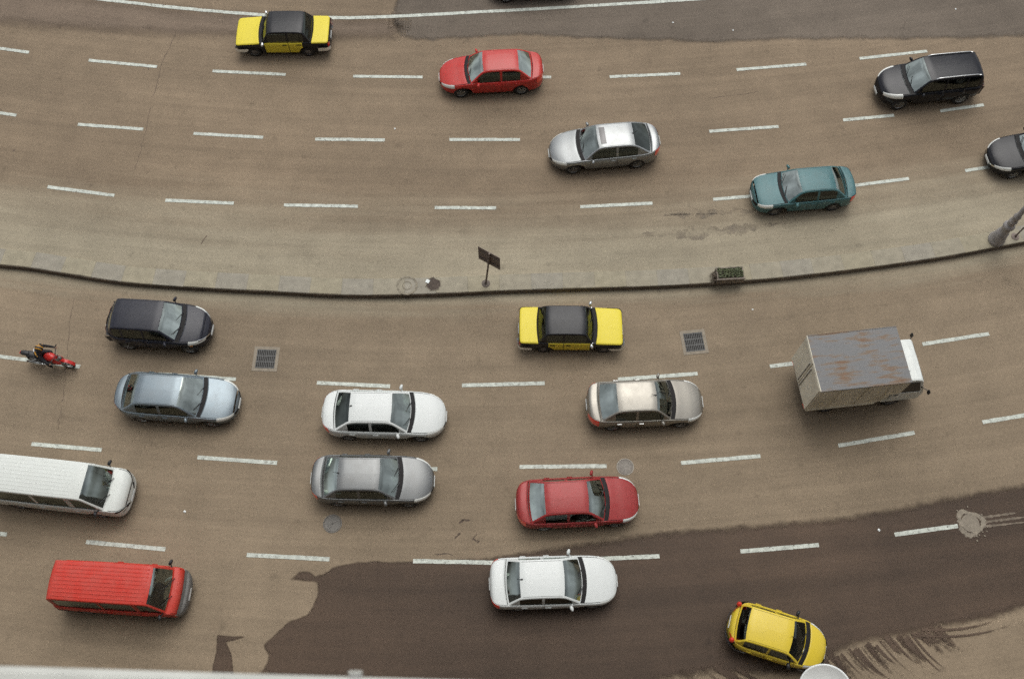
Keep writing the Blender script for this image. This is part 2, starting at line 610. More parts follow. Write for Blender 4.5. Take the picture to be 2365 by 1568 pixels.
m_track = soft_mat(asphalt('wet_smear', (.085, .058, .040), wet=1, dust=False, rough=.7), 3.2, .9, .3)
m_skid = smear_mat('skid_smear', (.215, .180, .138), .44, .74, 1.6)
rt = random.Random(21)
tracks = []
for k in range(40):
    q = (k + rt.uniform(-.4, .4)) / 39
    x0 = 1868 + 300 * q; y0 = 1538 - 96 * max(q, 0) ** .8 + rt.uniform(-10, 10)
    ln = rt.uniform(55, 150)
    ang = R(rt.gauss(44, 3.5))
    tracks.append(((x0, y0), (x0 + ln * math.cos(ang), y0 + ln * math.sin(ang)), rt.choice((5, 6, 7, 8, 11, 15))))
tracks += [((2128, 1453), (2330, 1420), 7), ((2105, 1466), (2365, 1432), 6), ((2105, 1462), (2195, 1488), 7),
           ((1650, 1535), (1770, 1590), 18), ((1570, 1545), (1660, 1590), 14), ((1700, 1540), (1800, 1590), 11), ((1620, 1540), (1700, 1590), 9)]
for k, (a, b, wpx) in enumerate(tracks):
    pa, pb = ground(*a), ground(*b)
    d = (pb - pa); nrm = Vector((-d.y, d.x, 0)).normalized()
    w = wpx / 62.0 / 2
    n = 40
    kf = rt.uniform(.42, 1.0)
    v, vals = [], []
    for i in range(n + 1):
        t = i / n
        c = pa.lerp(pb, t) - nrm * (.06 * math.sin(t * math.pi) * d.length)
        ww = w * 1.7 * (1 - .5 * t) * rt.uniform(.85, 1.1)
        for q, fv in ((-1, 0), (-.4, .85), (0, 1), (.4, .85), (1, 0)):
            p = c + nrm * ww * q
            v.append((p.x, p.y, .0055 + .0006 * k)); vals.append(fv * (1 - t ** 2.5) * kf)
    o = mesh('wet_tyre_track', v, [(i * 5 + q, (i + 1) * 5 + q, (i + 1) * 5 + q + 1, i * 5 + q + 1) for i in range(n) for q in range(4)], m_track, road, smooth=False)
    o.data.attributes.new('fade', 'FLOAT', 'POINT').data.foreach_set('value', vals)
    if o.data.polygons[0].normal.z < 0:
        o.data.flip_normals()

# painted lane dashes, each a piece of the road
DASH = [((-60, 104), (67, 122)), ((205, 140), (363, 155)), ((491, 165), (660, 173)), ((816, 177), (976, 179)), ((1112, 180), (1273, 179)),
        ((1408, 178), (1571, 171)), ((1701, 162), (1862, 149)), ((1985, 136), (2141, 119)),
        ((-110, 246), (38, 267)), ((180, 288), (331, 299)), ((447, 309), (608, 318)), ((728, 322), (889, 324)), ((1038, 323), (1201, 323)),
        ((1335, 320), (1497, 313)), ((1638, 304), (1798, 293)), ((1947, 278), (2065, 267)), ((2171, 257), (2272, 243)),
        ((110, 432), (264, 452)), ((382, 463), (540, 470)), ((656, 474), (827, 477)), ((1004, 480), (1146, 481)), ((1340, 478), (1507, 470)),
        ((1647, 461), (1810, 447)), ((1950, 432), (2099, 413)), ((2229, 395), (2365, 374)),
        ((-10, 822), (185, 847)), ((365, 864), (545, 876)), ((732, 884), (901, 892)), ((1067, 890), (1258, 885)), ((1427, 876), (1611, 863)),
        ((1778, 846), (1960, 824)), ((2130, 795), (2284, 771)),
        ((73, 1025), (235, 1039)), ((456, 1056), (640, 1069)), ((830, 1080), (1010, 1083)), ((1200, 1078), (1401, 1076)), ((1573, 1069), (1756, 1053)),
        ((1936, 1029), (2112, 999)), ((2269, 975), (2450, 945)),
        ((-170, 1216), (16, 1234)), ((199, 1251), (382, 1268)), ((570, 1281), (761, 1291)), ((954, 1295), (1140, 1299)), ((1340, 1292), (1523, 1284)),
        ((1710, 1273), (1891, 1258)), ((2066, 1234), (2212, 1214))]
rl = random.Random(5)
for a, b in DASH:
    pa, pb = ground(*a), ground(*b)
    d = (pb - pa).normalized(); nrm = Vector((-d.y, d.x, 0))
    n = 14
    up, dn = [], []
    for i in range(n + 1):
        c = pa.lerp(pb, i / n)
        up.append(c + nrm * (.076 + rl.gauss(0, .004))); dn.append(c - nrm * (.076 + rl.gauss(0, .004)))
    v = [(p.x, p.y, .012) for p in up + dn]
    o = mesh('lane_dash', v, [(i, n + 1 + i, n + 2 + i, i + 1) for i in range(n)], m_line, road, smooth=False)

edge_px = [(-60, -34), (120, -14), (240, 0), (400, 18), (560, 32), (640, 37), (720, 41), (800, 42), (940, 37.5), (1100, 29), (1250, 21), (1400, 12), (1580, 1), (1750, -11), (1950, -27)]
fy = pchip([p[0] for p in edge_px], [p[1] for p in edge_px])
up, dn = [], []
for i in range(101):
    x = -60 + 2010 * i / 100
    c = ground(x, fy(x)); d = (ground(x + 2, fy(x + 2)) - c).normalized(); nrm = Vector((-d.y, d.x, 0))
    up.append(c + nrm * (.085 + rl.gauss(0, .006))); dn.append(c - nrm * (.085 + rl.gauss(0, .006)))
v = [(p.x, p.y, .012) for p in up + dn]
mesh('edge_line', v, [(i, 101 + i, 102 + i, i + 1) for i in range(100)], m_line, road, smooth=False)

# cracks in the asphalt
m_crack = plain('crack_tar', (.120, .088, .063), .9)
m_stain = plain('oil_stain', (.085, .062, .045), .9)
def crack(px, w, seed):
    rnd = random.Random(seed)
    pts = [ground(*p) for p in px]
    path = []
    for a, b in zip(pts[:-1], pts[1:]):
        n = max(2, int((b - a).length / .12))
        for k in range(n):
            path.append(a.lerp(b, k / n) + Vector((rnd.gauss(0, .018), rnd.gauss(0, .018), 0)))
    L_, R_ = [], []
    for i, p in enumerate(path):
        t = (path[min(i + 1, len(path) - 1)] - path[max(i - 1, 0)]).normalized(); nrm = Vector((-t.y, t.x, 0))
        ww = w * rnd.uniform(.25, 1.2)
        L_.append(p + nrm * ww); R_.append(p - nrm * ww)
    m = len(path)
    o = mesh('crack', [(p.x, p.y, .0025) for p in L_ + R_], [(i, m + i, m + i + 1, i + 1) for i in range(m - 1)], m_stain if seed > 10 else m_crack, road, smooth=False)
    if o.data.polygons[0].normal.z < 0:
        o.data.flip_normals()
crack([(413, 60), (398, 96), (372, 150), (360, 205), (352, 228)], .016, 1)
crack([(347, 247), (338, 300), (326, 345), (312, 395)], .012, 2)
crack([(172, 690), (163, 725), (158, 790), (153, 850), (140, 960), (132, 1000)], .012, 3)
crack([(478, 545), (468, 556), (458, 572)], .03, 4)
crack([(1640, 226), (1700, 220), (1760, 212)], .012, 5)
crack([(345, 150), (340, 168)], .03, 6)
crack([(30, 350), (38, 342)], .07, 7)
crack([(1070, 1200), (1062, 1206), (1064, 1214)], .05, 11)
crack([(1070, 1200), (1082, 1201), (1086, 1208)], .045, 12)
crack([(1062, 1232), (1052, 1240), (1050, 1248)], .05, 13)
crack([(1100, 1234), (1092, 1244), (1108, 1250), (1100, 1258)], .035, 14)
crack([(1005, 1280), (1035, 1277), (1050, 1279)], .025, 15)

# dark skid smears near the median on the far side
for k, pxs in enumerate(([(1530, 496), (1570, 488), (1640, 484), (1735, 486), (1750, 494), (1650, 500), (1580, 503)],
                         [(1480, 541), (1560, 532), (1660, 524), (1790, 512), (1830, 512), (1720, 536), (1620, 549), (1550, 552)])):
    o = rough_poly('skid_smear', pxs, m_skid, .003 + .0004 * k, road, jag=.03, step=.1, seed=40 + k)

# ------------------------------------------------------------------ the median: faded painted kerb blocks
median = bpy.data.objects.new('median', None)
C.objects.link(median)
median['kind'] = 'structure'
m_k1 = plain('kerb_faded_yellow', (.290, .258, .182), .85, var=.13, scale=3.0, bump=.3)
m_k2 = plain('kerb_worn_grey', (.268, .246, .196), .85, var=.13, scale=3.0, bump=.3)
m_k3 = plain('kerb_bare_concrete', (.280, .252, .188), .85, var=.13, scale=3.0, bump=.3)
# resample the near edge at equal steps
acc = [0.0]
for a, b in zip(med_pts[:-1], med_pts[1:]):
    acc.append(acc[-1] + (b - a).length)
mfx, mfy = pchip(acc, [p.x for p in med_pts]), pchip(acc, [p.y for p in med_pts])
STEP, MW = 1.28, .74
nb = int(acc[-1] / STEP)
rm = random.Random(12)
for k in range(nb):
    s0, s1 = k * STEP + .002, (k + 1) * STEP - .002
    jig = rm.gauss(0, .004); hz = KERB_H + rm.gauss(0, .0015)
    near, far = [], []
    for i in range(4):
        s = s0 + (s1 - s0) * i / 3
        p = Vector((mfx(s), mfy(s), 0)); q = Vector((mfx(s + .05), mfy(s + .05), 0))
        t = (q - p).normalized(); nrm = Vector((-t.y, t.x, 0))
        near.append(p + nrm * (jig + rm.gauss(0, .004))); far.append(p + nrm * (MW + jig))
    # cross-section: near face, top with worn arris, far face
    rows = []
    for i in range(4):
        a, b = near[i], far[i]
        n_ = (b - a).normalized()
        rows.append([(a.x, a.y, -.01), (a.x, a.y, hz - .02), ((a + n_ * .02).x, (a + n_ * .02).y, hz), ((a + n_ * .37).x, (a + n_ * .37).y, hz + .006),
                     ((b - n_ * .03).x, (b - n_ * .03).y, hz - .005), (b.x, b.y, hz - .05), (b.x, b.y, -.01)])
    mb = MB().grid(rows)
    b0 = len(mb.v)
    mb.f += [tuple(range(0, 7)), tuple(range(27, 20, -1))]
    mat = (m_k1, m_k2)[k % 2] if k < 14 else ((m_k3, m_k1, m_k3, m_k2)[k % 4])
    mb.build('kerb_block', mat, median)
face = []  # dark brown strip: shade on the near kerb face, put in as colour
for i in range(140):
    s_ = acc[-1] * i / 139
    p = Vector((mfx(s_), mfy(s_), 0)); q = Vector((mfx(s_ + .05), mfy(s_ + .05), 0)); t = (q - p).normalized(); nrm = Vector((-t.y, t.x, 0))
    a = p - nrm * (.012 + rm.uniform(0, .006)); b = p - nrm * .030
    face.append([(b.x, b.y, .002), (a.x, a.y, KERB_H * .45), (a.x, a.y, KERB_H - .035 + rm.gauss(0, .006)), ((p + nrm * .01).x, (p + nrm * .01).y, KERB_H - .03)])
MB().grid(face).build('kerb_shade_strip', plain('kerb_shade', (.115, .092, .070), .95, var=.3, scale=3), median)
# the dark rubble core under the joints
core = MB()
rows = []
for i in range(60):
    s = acc[-1] * i / 59
    p = Vector((mfx(s), mfy(s), 0)); q = Vector((mfx(s + .05), mfy(s + .05), 0)); t = (q - p).normalized(); nrm = Vector((-t.y, t.x, 0))
    a, b = p + nrm * .03, p + nrm * (MW - .03)
    rows.append([(a.x, a.y, 0), (a.x, a.y, KERB_H - .05), (b.x, b.y, KERB_H - .06), (b.x, b.y, 0)])
core.grid(rows).build('kerb_core', m_crack, median)


def on_median(px, py):
    return ground(px, py, KERB_H + .005)


# ------------------------------------------------------------------ the building the picture is taken from
m_wall = plain('facade_plaster', (.10, .09, .08), .9, var=.1, scale=.5)
m_ledge = plain('ledge_white', (.50, .51, .47), .8, var=.12, scale=3.0)
bld = thing('apartment_building', 'tall plastered building with a white ledge along the bottom edge of the view', 'building', None, (0, 0, 0), R(-1.7))
MB().box((0, -9.45, 26), (130, 18, 52)).build('wall', m_wall, bld)
# ledge just below the camera, left part of the facade
LZ = 32.6
ll = MB()
ll.box((-5.0 + .05, -.123, LZ - .10), (10.3, .66, .20), bev=.02)
ledge = ll.build('ledge', m_ledge, bld)

clamp = thing('cable_clamp', 'small pale metal cable clamp fixed to the edge of the white ledge', 'clamp', None, ground(824, 1566, LZ - .05) + Vector((0, 0, 0)), 0)
m_galv = plain('galvanised', (.30, .30, .29), .6, .2)
MB().box((0, -.005, .012), (.036, .03, .05), bev=.004).build('bracket', m_galv, clamp)
MB().box((0, .014, .03), (.040, .010, .016), bev=.003).build('hook', m_ledge, clamp)

# satellite dish on a wall arm, far below the camera
dish = thing('satellite_dish', 'white satellite dish on a wall arm in front of the yellow hatchback', 'satellite dish', None, ground(1906, 1591, 17.8), 0)
m_dish = plain('dish_enamel', (.80, .82, .79), .55, var=.06)
m_rim = plain('dish_rim', (.86, .90, .88), .5, var=.05)
dm = Matrix.Rotation(R(20), 4, 'X') @ Matrix.Rotation(R(-16), 4, 'Y')
prof = [(0.001, 0)] + [(.42 * k / 10, .08 * (k / 10) ** 2) for k in range(1, 11)]
MB().lathe(prof, 40, mtx=dm).build('reflector', m_dish, dish, True)
MB().lathe([(.42, .078), (.445, .088), (.45, .07), (.435, .04), (.39, .02)], 40, mtx=dm).build('rim', m_rim, dish, True)
MB().tube([dm @ Vector((0, -.40, .12)), dm @ Vector((0, -.25, .40)), dm @ Vector((0, -.05, .52))], .012).build('feed_arm', m_galv, dish)
MB().lathe([(.001, 0), (.03, 0), (.03, .10), (.001, .10)], 12, mtx=dm @ Matrix.Translation((0, -.05, .46))).build('feed_horn', m_rim, dish)
MB().tube([dm @ Vector((0, 0, -.02)), Vector((0, -.2, -.35)), Vector((0, -.75, -.55)), Vector((0, -1.55, -.55))], .025).build('wall_arm', m_galv, dish)

# ------------------------------------------------------------------ cars
m_glass = glass('car_glass', (.32, .38, .34), .20)
m_glass_pale = glass('pale_glass', (.36, .42, .38), .32)
m_glass_mid = glass('mid_glass', (.26, .32, .28), .13)
m_glass_dark = glass('tinted_glass', (.10, .11, .10), .03)
m_trim = plain('black_trim', (.012, .011, .011), .6, spec=.2)
m_int = plain('cabin_grey', (.045, .043, .042), .8)
m_int_lt = plain('cabin_beige', (.20, .18, .15), .85)
m_chrome = plain('chrome', (.75, .77, .76), .16, 1.0, var=.03)
m_alloy = plain('alloy_rim', (.30, .30, .29), .38, .7, var=.1)
m_steel = plain('steel_rim', (.16, .155, .15), .5, .5, var=.1)
m_lamp = plain('lamp_lens', (.72, .74, .70), .18, 0, var=.05, coat=.5)
m_amber = plain('amber_lens', (.75, .30, .04), .25)
m_tail = plain('tail_lens', (.55, .03, .015), .22, coat=.6, emit=.12)
m_plate = plain('number_plate', (.62, .64, .62), .5)
m_paper = plain('paper_white', (.78, .82, .80), .8)
m_under = plain('underbody', (.01, .01, .01), .9)


def wheel_meshes():
    t = MB().lathe([(.20, -.095), (.285, -.10), (.308, -.085), (.315, -.05), (.315, .05), (.308, .085), (.285, .10), (.20, .095)], 28, 'Y')
    tm = bpy.data.meshes.new('tyre'); tm.from_pydata(t.v, [], t.f); tm.materials.append(m_rubber)
    tm.polygons.foreach_set('use_smooth', [True] * len(tm.polygons))

    def rim(kind):
        r = MB()
        r.lathe([(.205, .090), (.195, .096), (.185, .085), (.175, .05), (.03, .035)], 28, 'Y')
        r.lathe([(.205, -.090), (.195, -.096), (.185, -.085), (.03, -.05)], 28, 'Y')
        if kind == 'alloy':
            for k in range(5):
                a = 2 * math.pi * k / 5
                m = Matrix.Rotation(-a, 3, 'Y')
                r.box(m @ Vector((.11, .068, 0)), (.17, .028, .042), mtx=m)
        else:
            r.lathe([(.14, .088), (.10, .098), (.05, .10), (.001, .10)], 20, 'Y')
        r.lathe([(.045, .05), (.042, .098), (.001, .102)], 12, 'Y')
        me = bpy.data.meshes.new('rim'); me.from_pydata(r.v, [], r.f)
        return me
    return tm, rim('alloy'), rim('steel')


TYRE, RIM_A, RIM_S = wheel_meshes()


class Car:
    """a lofted car body: sections along x, rows up the side and over the deck"""
    def __init__(s, L=4.55, W=1.76, H=1.46, deck=None, xc=1.05, xrf=.34, xrr=-1.18, xb=-1.82, belt=None, fp=(2.6, 2.4), rp=(4.0, 2.6),
                 crown=.05, tum=.205, boxy=0.0, wb=(1.38, -1.30), rw=.315, sill=.21, cbow=.16, rbow=.10, nose=1.0, tail=.9, roofc=.04, roof_pts=None):
        s.k = L / 4.6
        k = s.k
        s.L, s.W, s.H, s.crown, s.tum, s.boxy, s.rw, s.sill = L, W / 2, H, crown, tum, boxy, rw, sill
        s.xf, s.xr = L / 2, -L / 2
        s.xc, s.xrf, s.xrr, s.xb = xc * k, xrf * k, xrr * k, xb * k
        deck = deck or [(2.3, .50), (2.28, .58), (2.2, .66), (2.0, .745), (1.5, .855), (1.05, .93), (0, .95), (-1.3, .985), (-1.75, 1.02), (-2.1, 1.03), (-2.22, .99), (-2.28, .88), (-2.3, .7)]
        s.D = pchip([p[0] * k for p in deck], [p[1] for p in deck])
        s.fp, s.rp = fp, rp
        s.xa_f, s.xa_r = s.xf - nose, s.xr + tail
        s.wb = (wb[0] * k, wb[1] * k)
        s.cbow, s.rbow, s.roofc = cbow, rbow, roofc
        zc, zb = s.zs(s.xc), s.zs(s.xb)
        if roof_pts is None:
            dx, dr = s.xc - s.xrf, s.xrr - s.xb
            roof_pts = [(s.xc, zc), (s.xc - dx * .5, zc + (H - zc) * .53), (s.xrf, H - .045), (s.xrf - .22, H - .008), ((s.xrf + s.xrr) / 2, H),
                        (s.xrr + .22, H - .015), (s.xrr, H - .055), (s.xb + dr * .5, zb + (H - zb) * .50), (s.xb, zb)]
        else:
            roof_pts = [(x * k, (zc if z == 'c' else zb if z == 'b' else z)) for x, z in roof_pts]
        s.T = pchip([p[0] for p in roof_pts], [p[1] for p in roof_pts])
        fr = [0, .12, .3, .5, .68, .84, .94, 1.0]
        a = [.90, .95, .985, 1., 1., .985, .955, .91]
        b = [.94, .975, .992, 1., 1., .998, .985, .945]
        yy = [p * (1 - boxy) + q * boxy for p, q in zip(a, b)]
        s.Y = pchip(fr, yy)
        s.edge = yy[-1]

    def zs(s, x):
        return s.D(x) - s.crown

    def w(s, x):
        mid = 1 - .03 * (abs(x) / (s.L / 2)) ** 2
        if x > s.xa_f:
            e = min(1, (x - s.xa_f) / (s.xf - s.xa_f)); p, q = s.fp
        elif x < s.xa_r:
            e = min(1, (s.xa_r - x) / (s.xa_r - s.xr)); p, q = s.rp
        else:
            return s.W * mid
        return s.W * mid * max(0., 1 - e ** p) ** (1 / q)

    def warp(s, x, y):
        t = (y / s.W) ** 2
        g1 = math.exp(-((x - s.xc) / .75) ** 2) if x < s.xc + 10 else 0
        g2 = math.exp(-((x - s.xb) / .55) ** 2)
        return x - s.cbow * g1 * t + s.rbow * g2 * t

    def zb(s, x):
        z = s.sill + .05 * max(0, (abs(x) - s.L / 2 + .35)) / .35
        ra = s.rw + .055
        for xw in s.wb:
            if abs(x - xw) < ra:
                z = max(z, s.rw + math.sqrt(ra * ra - (x - xw) ** 2))
        return z

    def body(s, x, row, side=1, off=0.0):
        """row 0..7 up the side, 7..11 over the deck to the centre line"""
        w, zs, zbm = s.w(x), s.zs(x), s.sill + .05 * max(0, (abs(x) - s.L / 2 + .35)) / .35
        if row <= 7:
            f = [0, .12, .3, .5, .68, .84, .94, 1.0]
            i = int(min(row, 6)); f = f[i] + (f[i + 1] - f[i]) * (row - i)
            z = max(zbm + (zs - zbm) * f, min(s.zb(x), zs - .03))
            fr = min(1, max(0, (z - zbm) / max(zs - zbm, .01)))
            y = s.Y(fr) * w
        else:
            q = [1.0, .93, .66, .33, 0.]
            i = int(min(row - 7, 3)); t = row - 7 - i
            qq = q[i] + (q[i + 1] - q[i]) * t
            y = qq * w * s.edge
            z = zs + s.crown * (1 - qq * qq)
        return Vector((s.warp(x, y), y * side, z))

    def top(s, x, row, side=1):
        """greenhouse: rows 0..4 up the side (fractions below), 4..11 over the top to the centre line"""
        wb = s.w(x) * s.edge * .985
        z0 = s.zs(x) - .012
        ht = s.T(x)
        c = s.roofc
        ze = max(ht - c, z0)
        fr = [0, .08, .48, .89, .955]
        qs = [.985, .95, .90, .70, .45, .22, 0.]
        full = max(s.H - s.roofc - z0, .2)
        def wid(z):
            return wb - s.tum * (max(0, (z - z0)) / full) ** 1.25
        if row <= 4:
            i = int(min(row, 3)); f = fr[i] + (fr[i + 1] - fr[i]) * (row - i)
            z = z0 + (ze - z0) * f
            y = wid(z)
        else:
            i = int(min(row - 5, 5)) if row >= 5 else -1
            if i < 0:
                t = row - 4
                a = (wid(z0 + (ze - z0) * .955), z0 + (ze - z0) * .955)
                b = (wid(ze) * .985, ze + .25 * c * (1 - .985 ** 2) * (ht > z0))
                y, z = a[0] + (b[0] - a[0]) * t, a[1] + (b[1] - a[1]) * t
            else:
                q = qs[i] + (qs[i + 1] - qs[i]) * (row - 5 - i)
                y = wid(ze) * q
                z = ze + (ht - ze) * (1 - q * q)
        return Vector((s.warp(x, y), y * side, z))


def span(a, b, n):
    return [a + (b - a) * i / n for i in range(n + 1)]


def car_parts(root, c, M, o):
    """builds all parts of one car under root; M: materials, o: options"""
    both = (1, -1)
    # ---- stations
    xs = [c.xr + (c.xa_r - c.xr) * (1 - math.cos(math.pi / 2 * i / 12)) for i in range(12)]
    xs += span(c.xa_r, c.xa_f, 34)
    xs += [c.xf - (c.xf - c.xa_f) * (1 - math.cos(math.pi / 2 * i / 12)) for i in range(11, -1, -1)]
    for xw in c.wb:
        ra = c.rw + .055
        xs += [xw + ra * math.sin(math.pi / 2 * i / 7) * .9995 for i in range(-7, 8)] + [xw - ra - .004, xw + ra + .004]
    hood_f, hood_r = c.xf - o.get('hood_gap', .13), c.xc + .13
    boot_r, boot_f = c.xr + o.get('boot_gap', .07), c.xb - .02
    xs = sorted(set(round(x, 4) for x in xs + [hood_f, hood_r, boot_r, boot_f]))
    bm_ = MB()
    for sd in both:
        bm_.grid([[c.body(x, r, sd) for r in span(0, 7, 14)] + [c.body(x, 7, sd) * 1 + Vector((0, -.02 * sd if c.w(x) > .1 else 0, -.035))] for x in xs], flip=(sd > 0))
        for rng_ in ((hood_f, 99), (-99, boot_r)):
            sel = [x for x in xs if rng_[0] <= x <= rng_[1]]
            if len(sel) > 1:
                bm_.grid([[c.body(x, r, sd) for r in span(7, 11, 4)] for x in sel], flip=(sd > 0))
    bm_.build('body', M['side'], root, True)
    # ---- deck lids
    r0 = o.get('lid_row', 7.4)
    def lid(name, x0, x1, mat):
        sel = [x for x in xs if x0 - 1e-4 <= x <= x1 + 1e-4]
        rows = span(r0, 11, 8)
        g = [[c.body(x, r, 1) + Vector((0, 0, .004)) for r in rows] + [c.body(x, r, -1) + Vector((0, 0, .004)) for r in rows[-2::-1]] for x in sel]
        # turned-down rim
        g = [[p + Vector((0, 0, -.03)) for p in g[0]]] + g + [[p + Vector((0, 0, -.03)) for p in g[-1]]]
        return MB().grid(g, flip=True).build(name, mat, root, True)
    hood = lid('hood', hood_r, hood_f, M['top'])
    if boot_f - boot_r > .12:
        lid('boot_lid', boot_r, boot_f, M['top'])
    if o.get('lid_row', 7.4) > 7:
        for sd in both:
            g = [[c.body(x, r, sd) + Vector((0, 0, .007)) for r in (7.26, 7.46)] for x in span(hood_r + .02, hood_f - .05, 14)]
            MB().grid(g, flip=(sd > 0)).build('hood_seam', m_trim, root, True)
    # ---- cowl below the windscreen
    rows = span(7, 11, 5)
    g = [[c.body(x, r, 1) + Vector((0, 0, -.006)) for r in rows] + [c.body(x, r, -1) + Vector((0, 0, -.006)) for r in rows[-2::-1]] for x in span(c.xc - .02, hood_r + .01, 3)]
    MB().grid(g, flip=True).build('cowl', M.get('cowl', m_trim), root, True)
    wp = MB()
    for yy in (.42, -.18):
        a = c.top(c.xc - .03, 8, 1); wp.tube([(c.xc + .02 - c.cbow * (yy / c.W) ** 2, yy, c.zs(c.xc) + .045), (c.xc - .14 - c.cbow * .3, yy - .40, c.T(c.xc - .16) + .02)], .012, 6)
    if o.get('wipers', True):
        wp.build('wiper', m_dark, root)
    # ---- greenhouse
    wsx = (c.xrf + .02, c.xc - .05)
    rwx = (c.xb + .05, c.xrr - .02)
    sides = o['windows']                      # list of (x_rear, x_front)
    cuts = [c.xb, c.xc, *wsx, *rwx] + [v for p in sides for v in p]
    tx = sorted(set(round(v, 4) for v in cuts + span(c.xb, c.xc, 40)))
    tx = [t for i, t in enumerate(tx)]
    fr = MB()
    lo, hi = 1, 3
    def in_side(xm):
        return any(a - 1e-4 < xm < b + 1e-4 for a, b in sides)
    rws = list(range(0, 12))
    pts = {(sd, i, r): c.top(x, r, sd) for sd in both for i, x in enumerate(tx) for r in rws}
    idx = {}
    def vid(key):
        if key not in idx:
            idx[key] = len(fr.v); fr.v.append(tuple(pts[key]))
        return idx[key]
    for sd in both:
        for i in range(len(tx) - 1):
            xm = (tx[i] + tx[i + 1]) / 2
            for r in range(11):
                if lo <= r < hi and in_side(xm):
                    continue
                if r >= 7 and (wsx[0] < xm < wsx[1] or (rwx[0] < xm < rwx[1] and o.get('rear_glass', True))):
                    continue
                q = (vid((sd, i, r)), vid((sd, i + 1, r)), vid((sd, i + 1, r + 1)), vid((sd, i, r + 1)))
                fr.f.append(q if sd < 0 else q[::-1])
    fr.build('cabin_frame', M['roof'], root, True)

    def pane(name, sel, rows, mat, sd=None, inset=.005):
        if sd is None:
            g = [[c.top(x, r, 1) for r in rows] + [c.top(x, r, -1) for r in rows[-2::-1]] for x in sel]
            g = [[p + Vector((0, 0, -inset)) for p in row] for row in g]
        else:
            g = [[c.top(x, r, sd) - Vector((0, inset * sd, 0)) for r in rows] for x in sel]
        ob = MB().grid(g).build(name, mat, root, True)
        acc_ = Vector((0, 0, 0))
        for pg in ob.data.polygons:
            acc_ += pg.normal * pg.area
        if (acc_.z if sd is None else acc_.y * sd) < 0:      # outside faces out, so that reflections behave
            ob.data.flip_normals()
        return ob
    pane('windscreen', span(*wsx, 10), [7, 8, 9, 10, 11], M['glass'])
    if o.get('rear_glass', True):
        pane('rear_window', span(*rwx, 8), [7, 8, 9, 10, 11], M.get('rglass', M['glass']))
    for sd in both:
        for a, b in sides:
            pane('side_window', span(a, b, 8), [1, 2, 3], M.get('sglass', m_glass_dark), sd)
        # window-sill trim strip
        g = [[c.top(x, r, sd) + Vector((0, .004 * sd, 0)) for r in (.55, .95)] for x in span(sides[-1][0], sides[0][1], 16)]
        MB().grid(g, flip=(sd > 0)).build('window_trim', M.get('wtrim', m_trim), root, True)
        if o.get('roof_seam', True):
            g = [[c.top(x, r, sd) + Vector((0, 0, .003)) for r in (6.55, 6.85)] for x in span(c.xrr + .05, c.xrf - .05, 14)]
            MB().grid(g, flip=(sd > 0)).build('roof_seam', m_trim, root, True)
    # ---- doors
    for sd in both:
        for j, (a, b) in enumerate(o['doors']):
            sel = span(a + .012, b - .012, 10)
            rows = span(.6, 6.9, 12)
            g = [[c.body(x, r, sd) + Vector((0, .007 * sd, 0)) for r in rows] for x in sel]
            g = [[p - Vector((0, .012 * sd, 0)) for p in g[0]]] + g + [[p - Vector((0, .012 * sd, 0)) for p in g[-1]]]
            d = MB().grid(g, flip=(sd > 0)).build('door', M['door'], root, True)
            hp = c.body(a + .16, 5.1, sd)
            MB().box(hp + Vector((.02, .02 * sd, 0)), (.20, .035, .035), bev=.012).build('handle', M.get('handle', M['door']), d)
    # ---- lamps
    def body_patch(name, x0, x1, ra, rb, mat, sd, off=.008, n=8, lip=True):
        sel = span(x0, x1, n)
        rows = span(ra, rb, 6)
        g = []
        for x in sel:
            row = []
            for r in rows:
                p = c.body(x, r, sd)
                e = .01
                du = c.body(min(x + e, c.xf - 1e-4), r, sd) - c.body(max(x - e, c.xr + 1e-4), r, sd)
                dv = c.body(x, min(r + .1, 11), sd) - c.body(x, max(r - .1, 0), sd)
                nn = du.cross(dv)
                if nn.length < 1e-9:
                    nn = Vector((0, sd, 0))
                nn.normalize()
                if nn.y * sd < 0 and abs(nn.y) > .05 or (abs(nn.y) <= .05 and nn.z < 0):
                    nn = -nn
                row.append(p + nn * off)
            g.append(row)
        return MB().grid(g, flip=(sd > 0)).build(name, mat, root, True)
    hl = o.get('headlight', (.60, .10, 4.6, 7.35))
    tl = o.get('taillight', (.02, .26, 3.4, 6.9))
    for sd in both:
        body_patch('headlight', c.xf - hl[0], c.xf - hl[1], hl[2], hl[3], M.get('lamp', m_lamp), sd)
        body_patch('taillight', c.xr + tl[0], c.xr + tl[1], tl[2], tl[3], m_tail, sd)
        if o.get('indicator'):
            body_patch('indicator', c.xf - hl[0] + .02, c.xf - hl[0] + .12, 3.4, 4.5, m_amber, sd)
    # ---- front and rear fittings
    zf = .44
    for sd in both:
        body_patch('grille', c.xf - .075, c.xf - .004, 3.4, 6.2, m_trim, sd, .006, 8)
        if o.get('chrome_nose'):
            a, b_, r1, r2 = o['chrome_nose']
            body_patch('grille_bar', c.xf - a, c.xf - b_, r1, r2, o.get('nose_mat', m_chrome), sd, .014, 10)
        if o.get('bumper'):
            body_patch('front_bumper', c.xf - o.get('bumper_len', .55), c.xf - .002, *o.get('bumper_rows', (.6, 3.4)), o['bumper'], sd, o.get('bumper_off', .035), 16)
            body_patch('rear_bumper', c.xr + .002, c.xr + .45, *o.get('rbumper_rows', (.6, 3.4) if o.get('bumper_len') else o.get('bumper_rows', (.6, 3.4))), o['bumper'], sd, o.get('bumper_off', .04), 16)
    MB().box((c.xf + .012, 0, zf), (.02, .44, .12), bev=.004).build('number_plate', m_plate, root)
    MB().box((c.xr - .012, 0, zf + o.get('plate_up', .25)), (.02, .44, .12), bev=.004).build('number_plate', m_plate, root)
    # ---- mirrors
    mx = o.get('mirror_x', c.xc - .33)
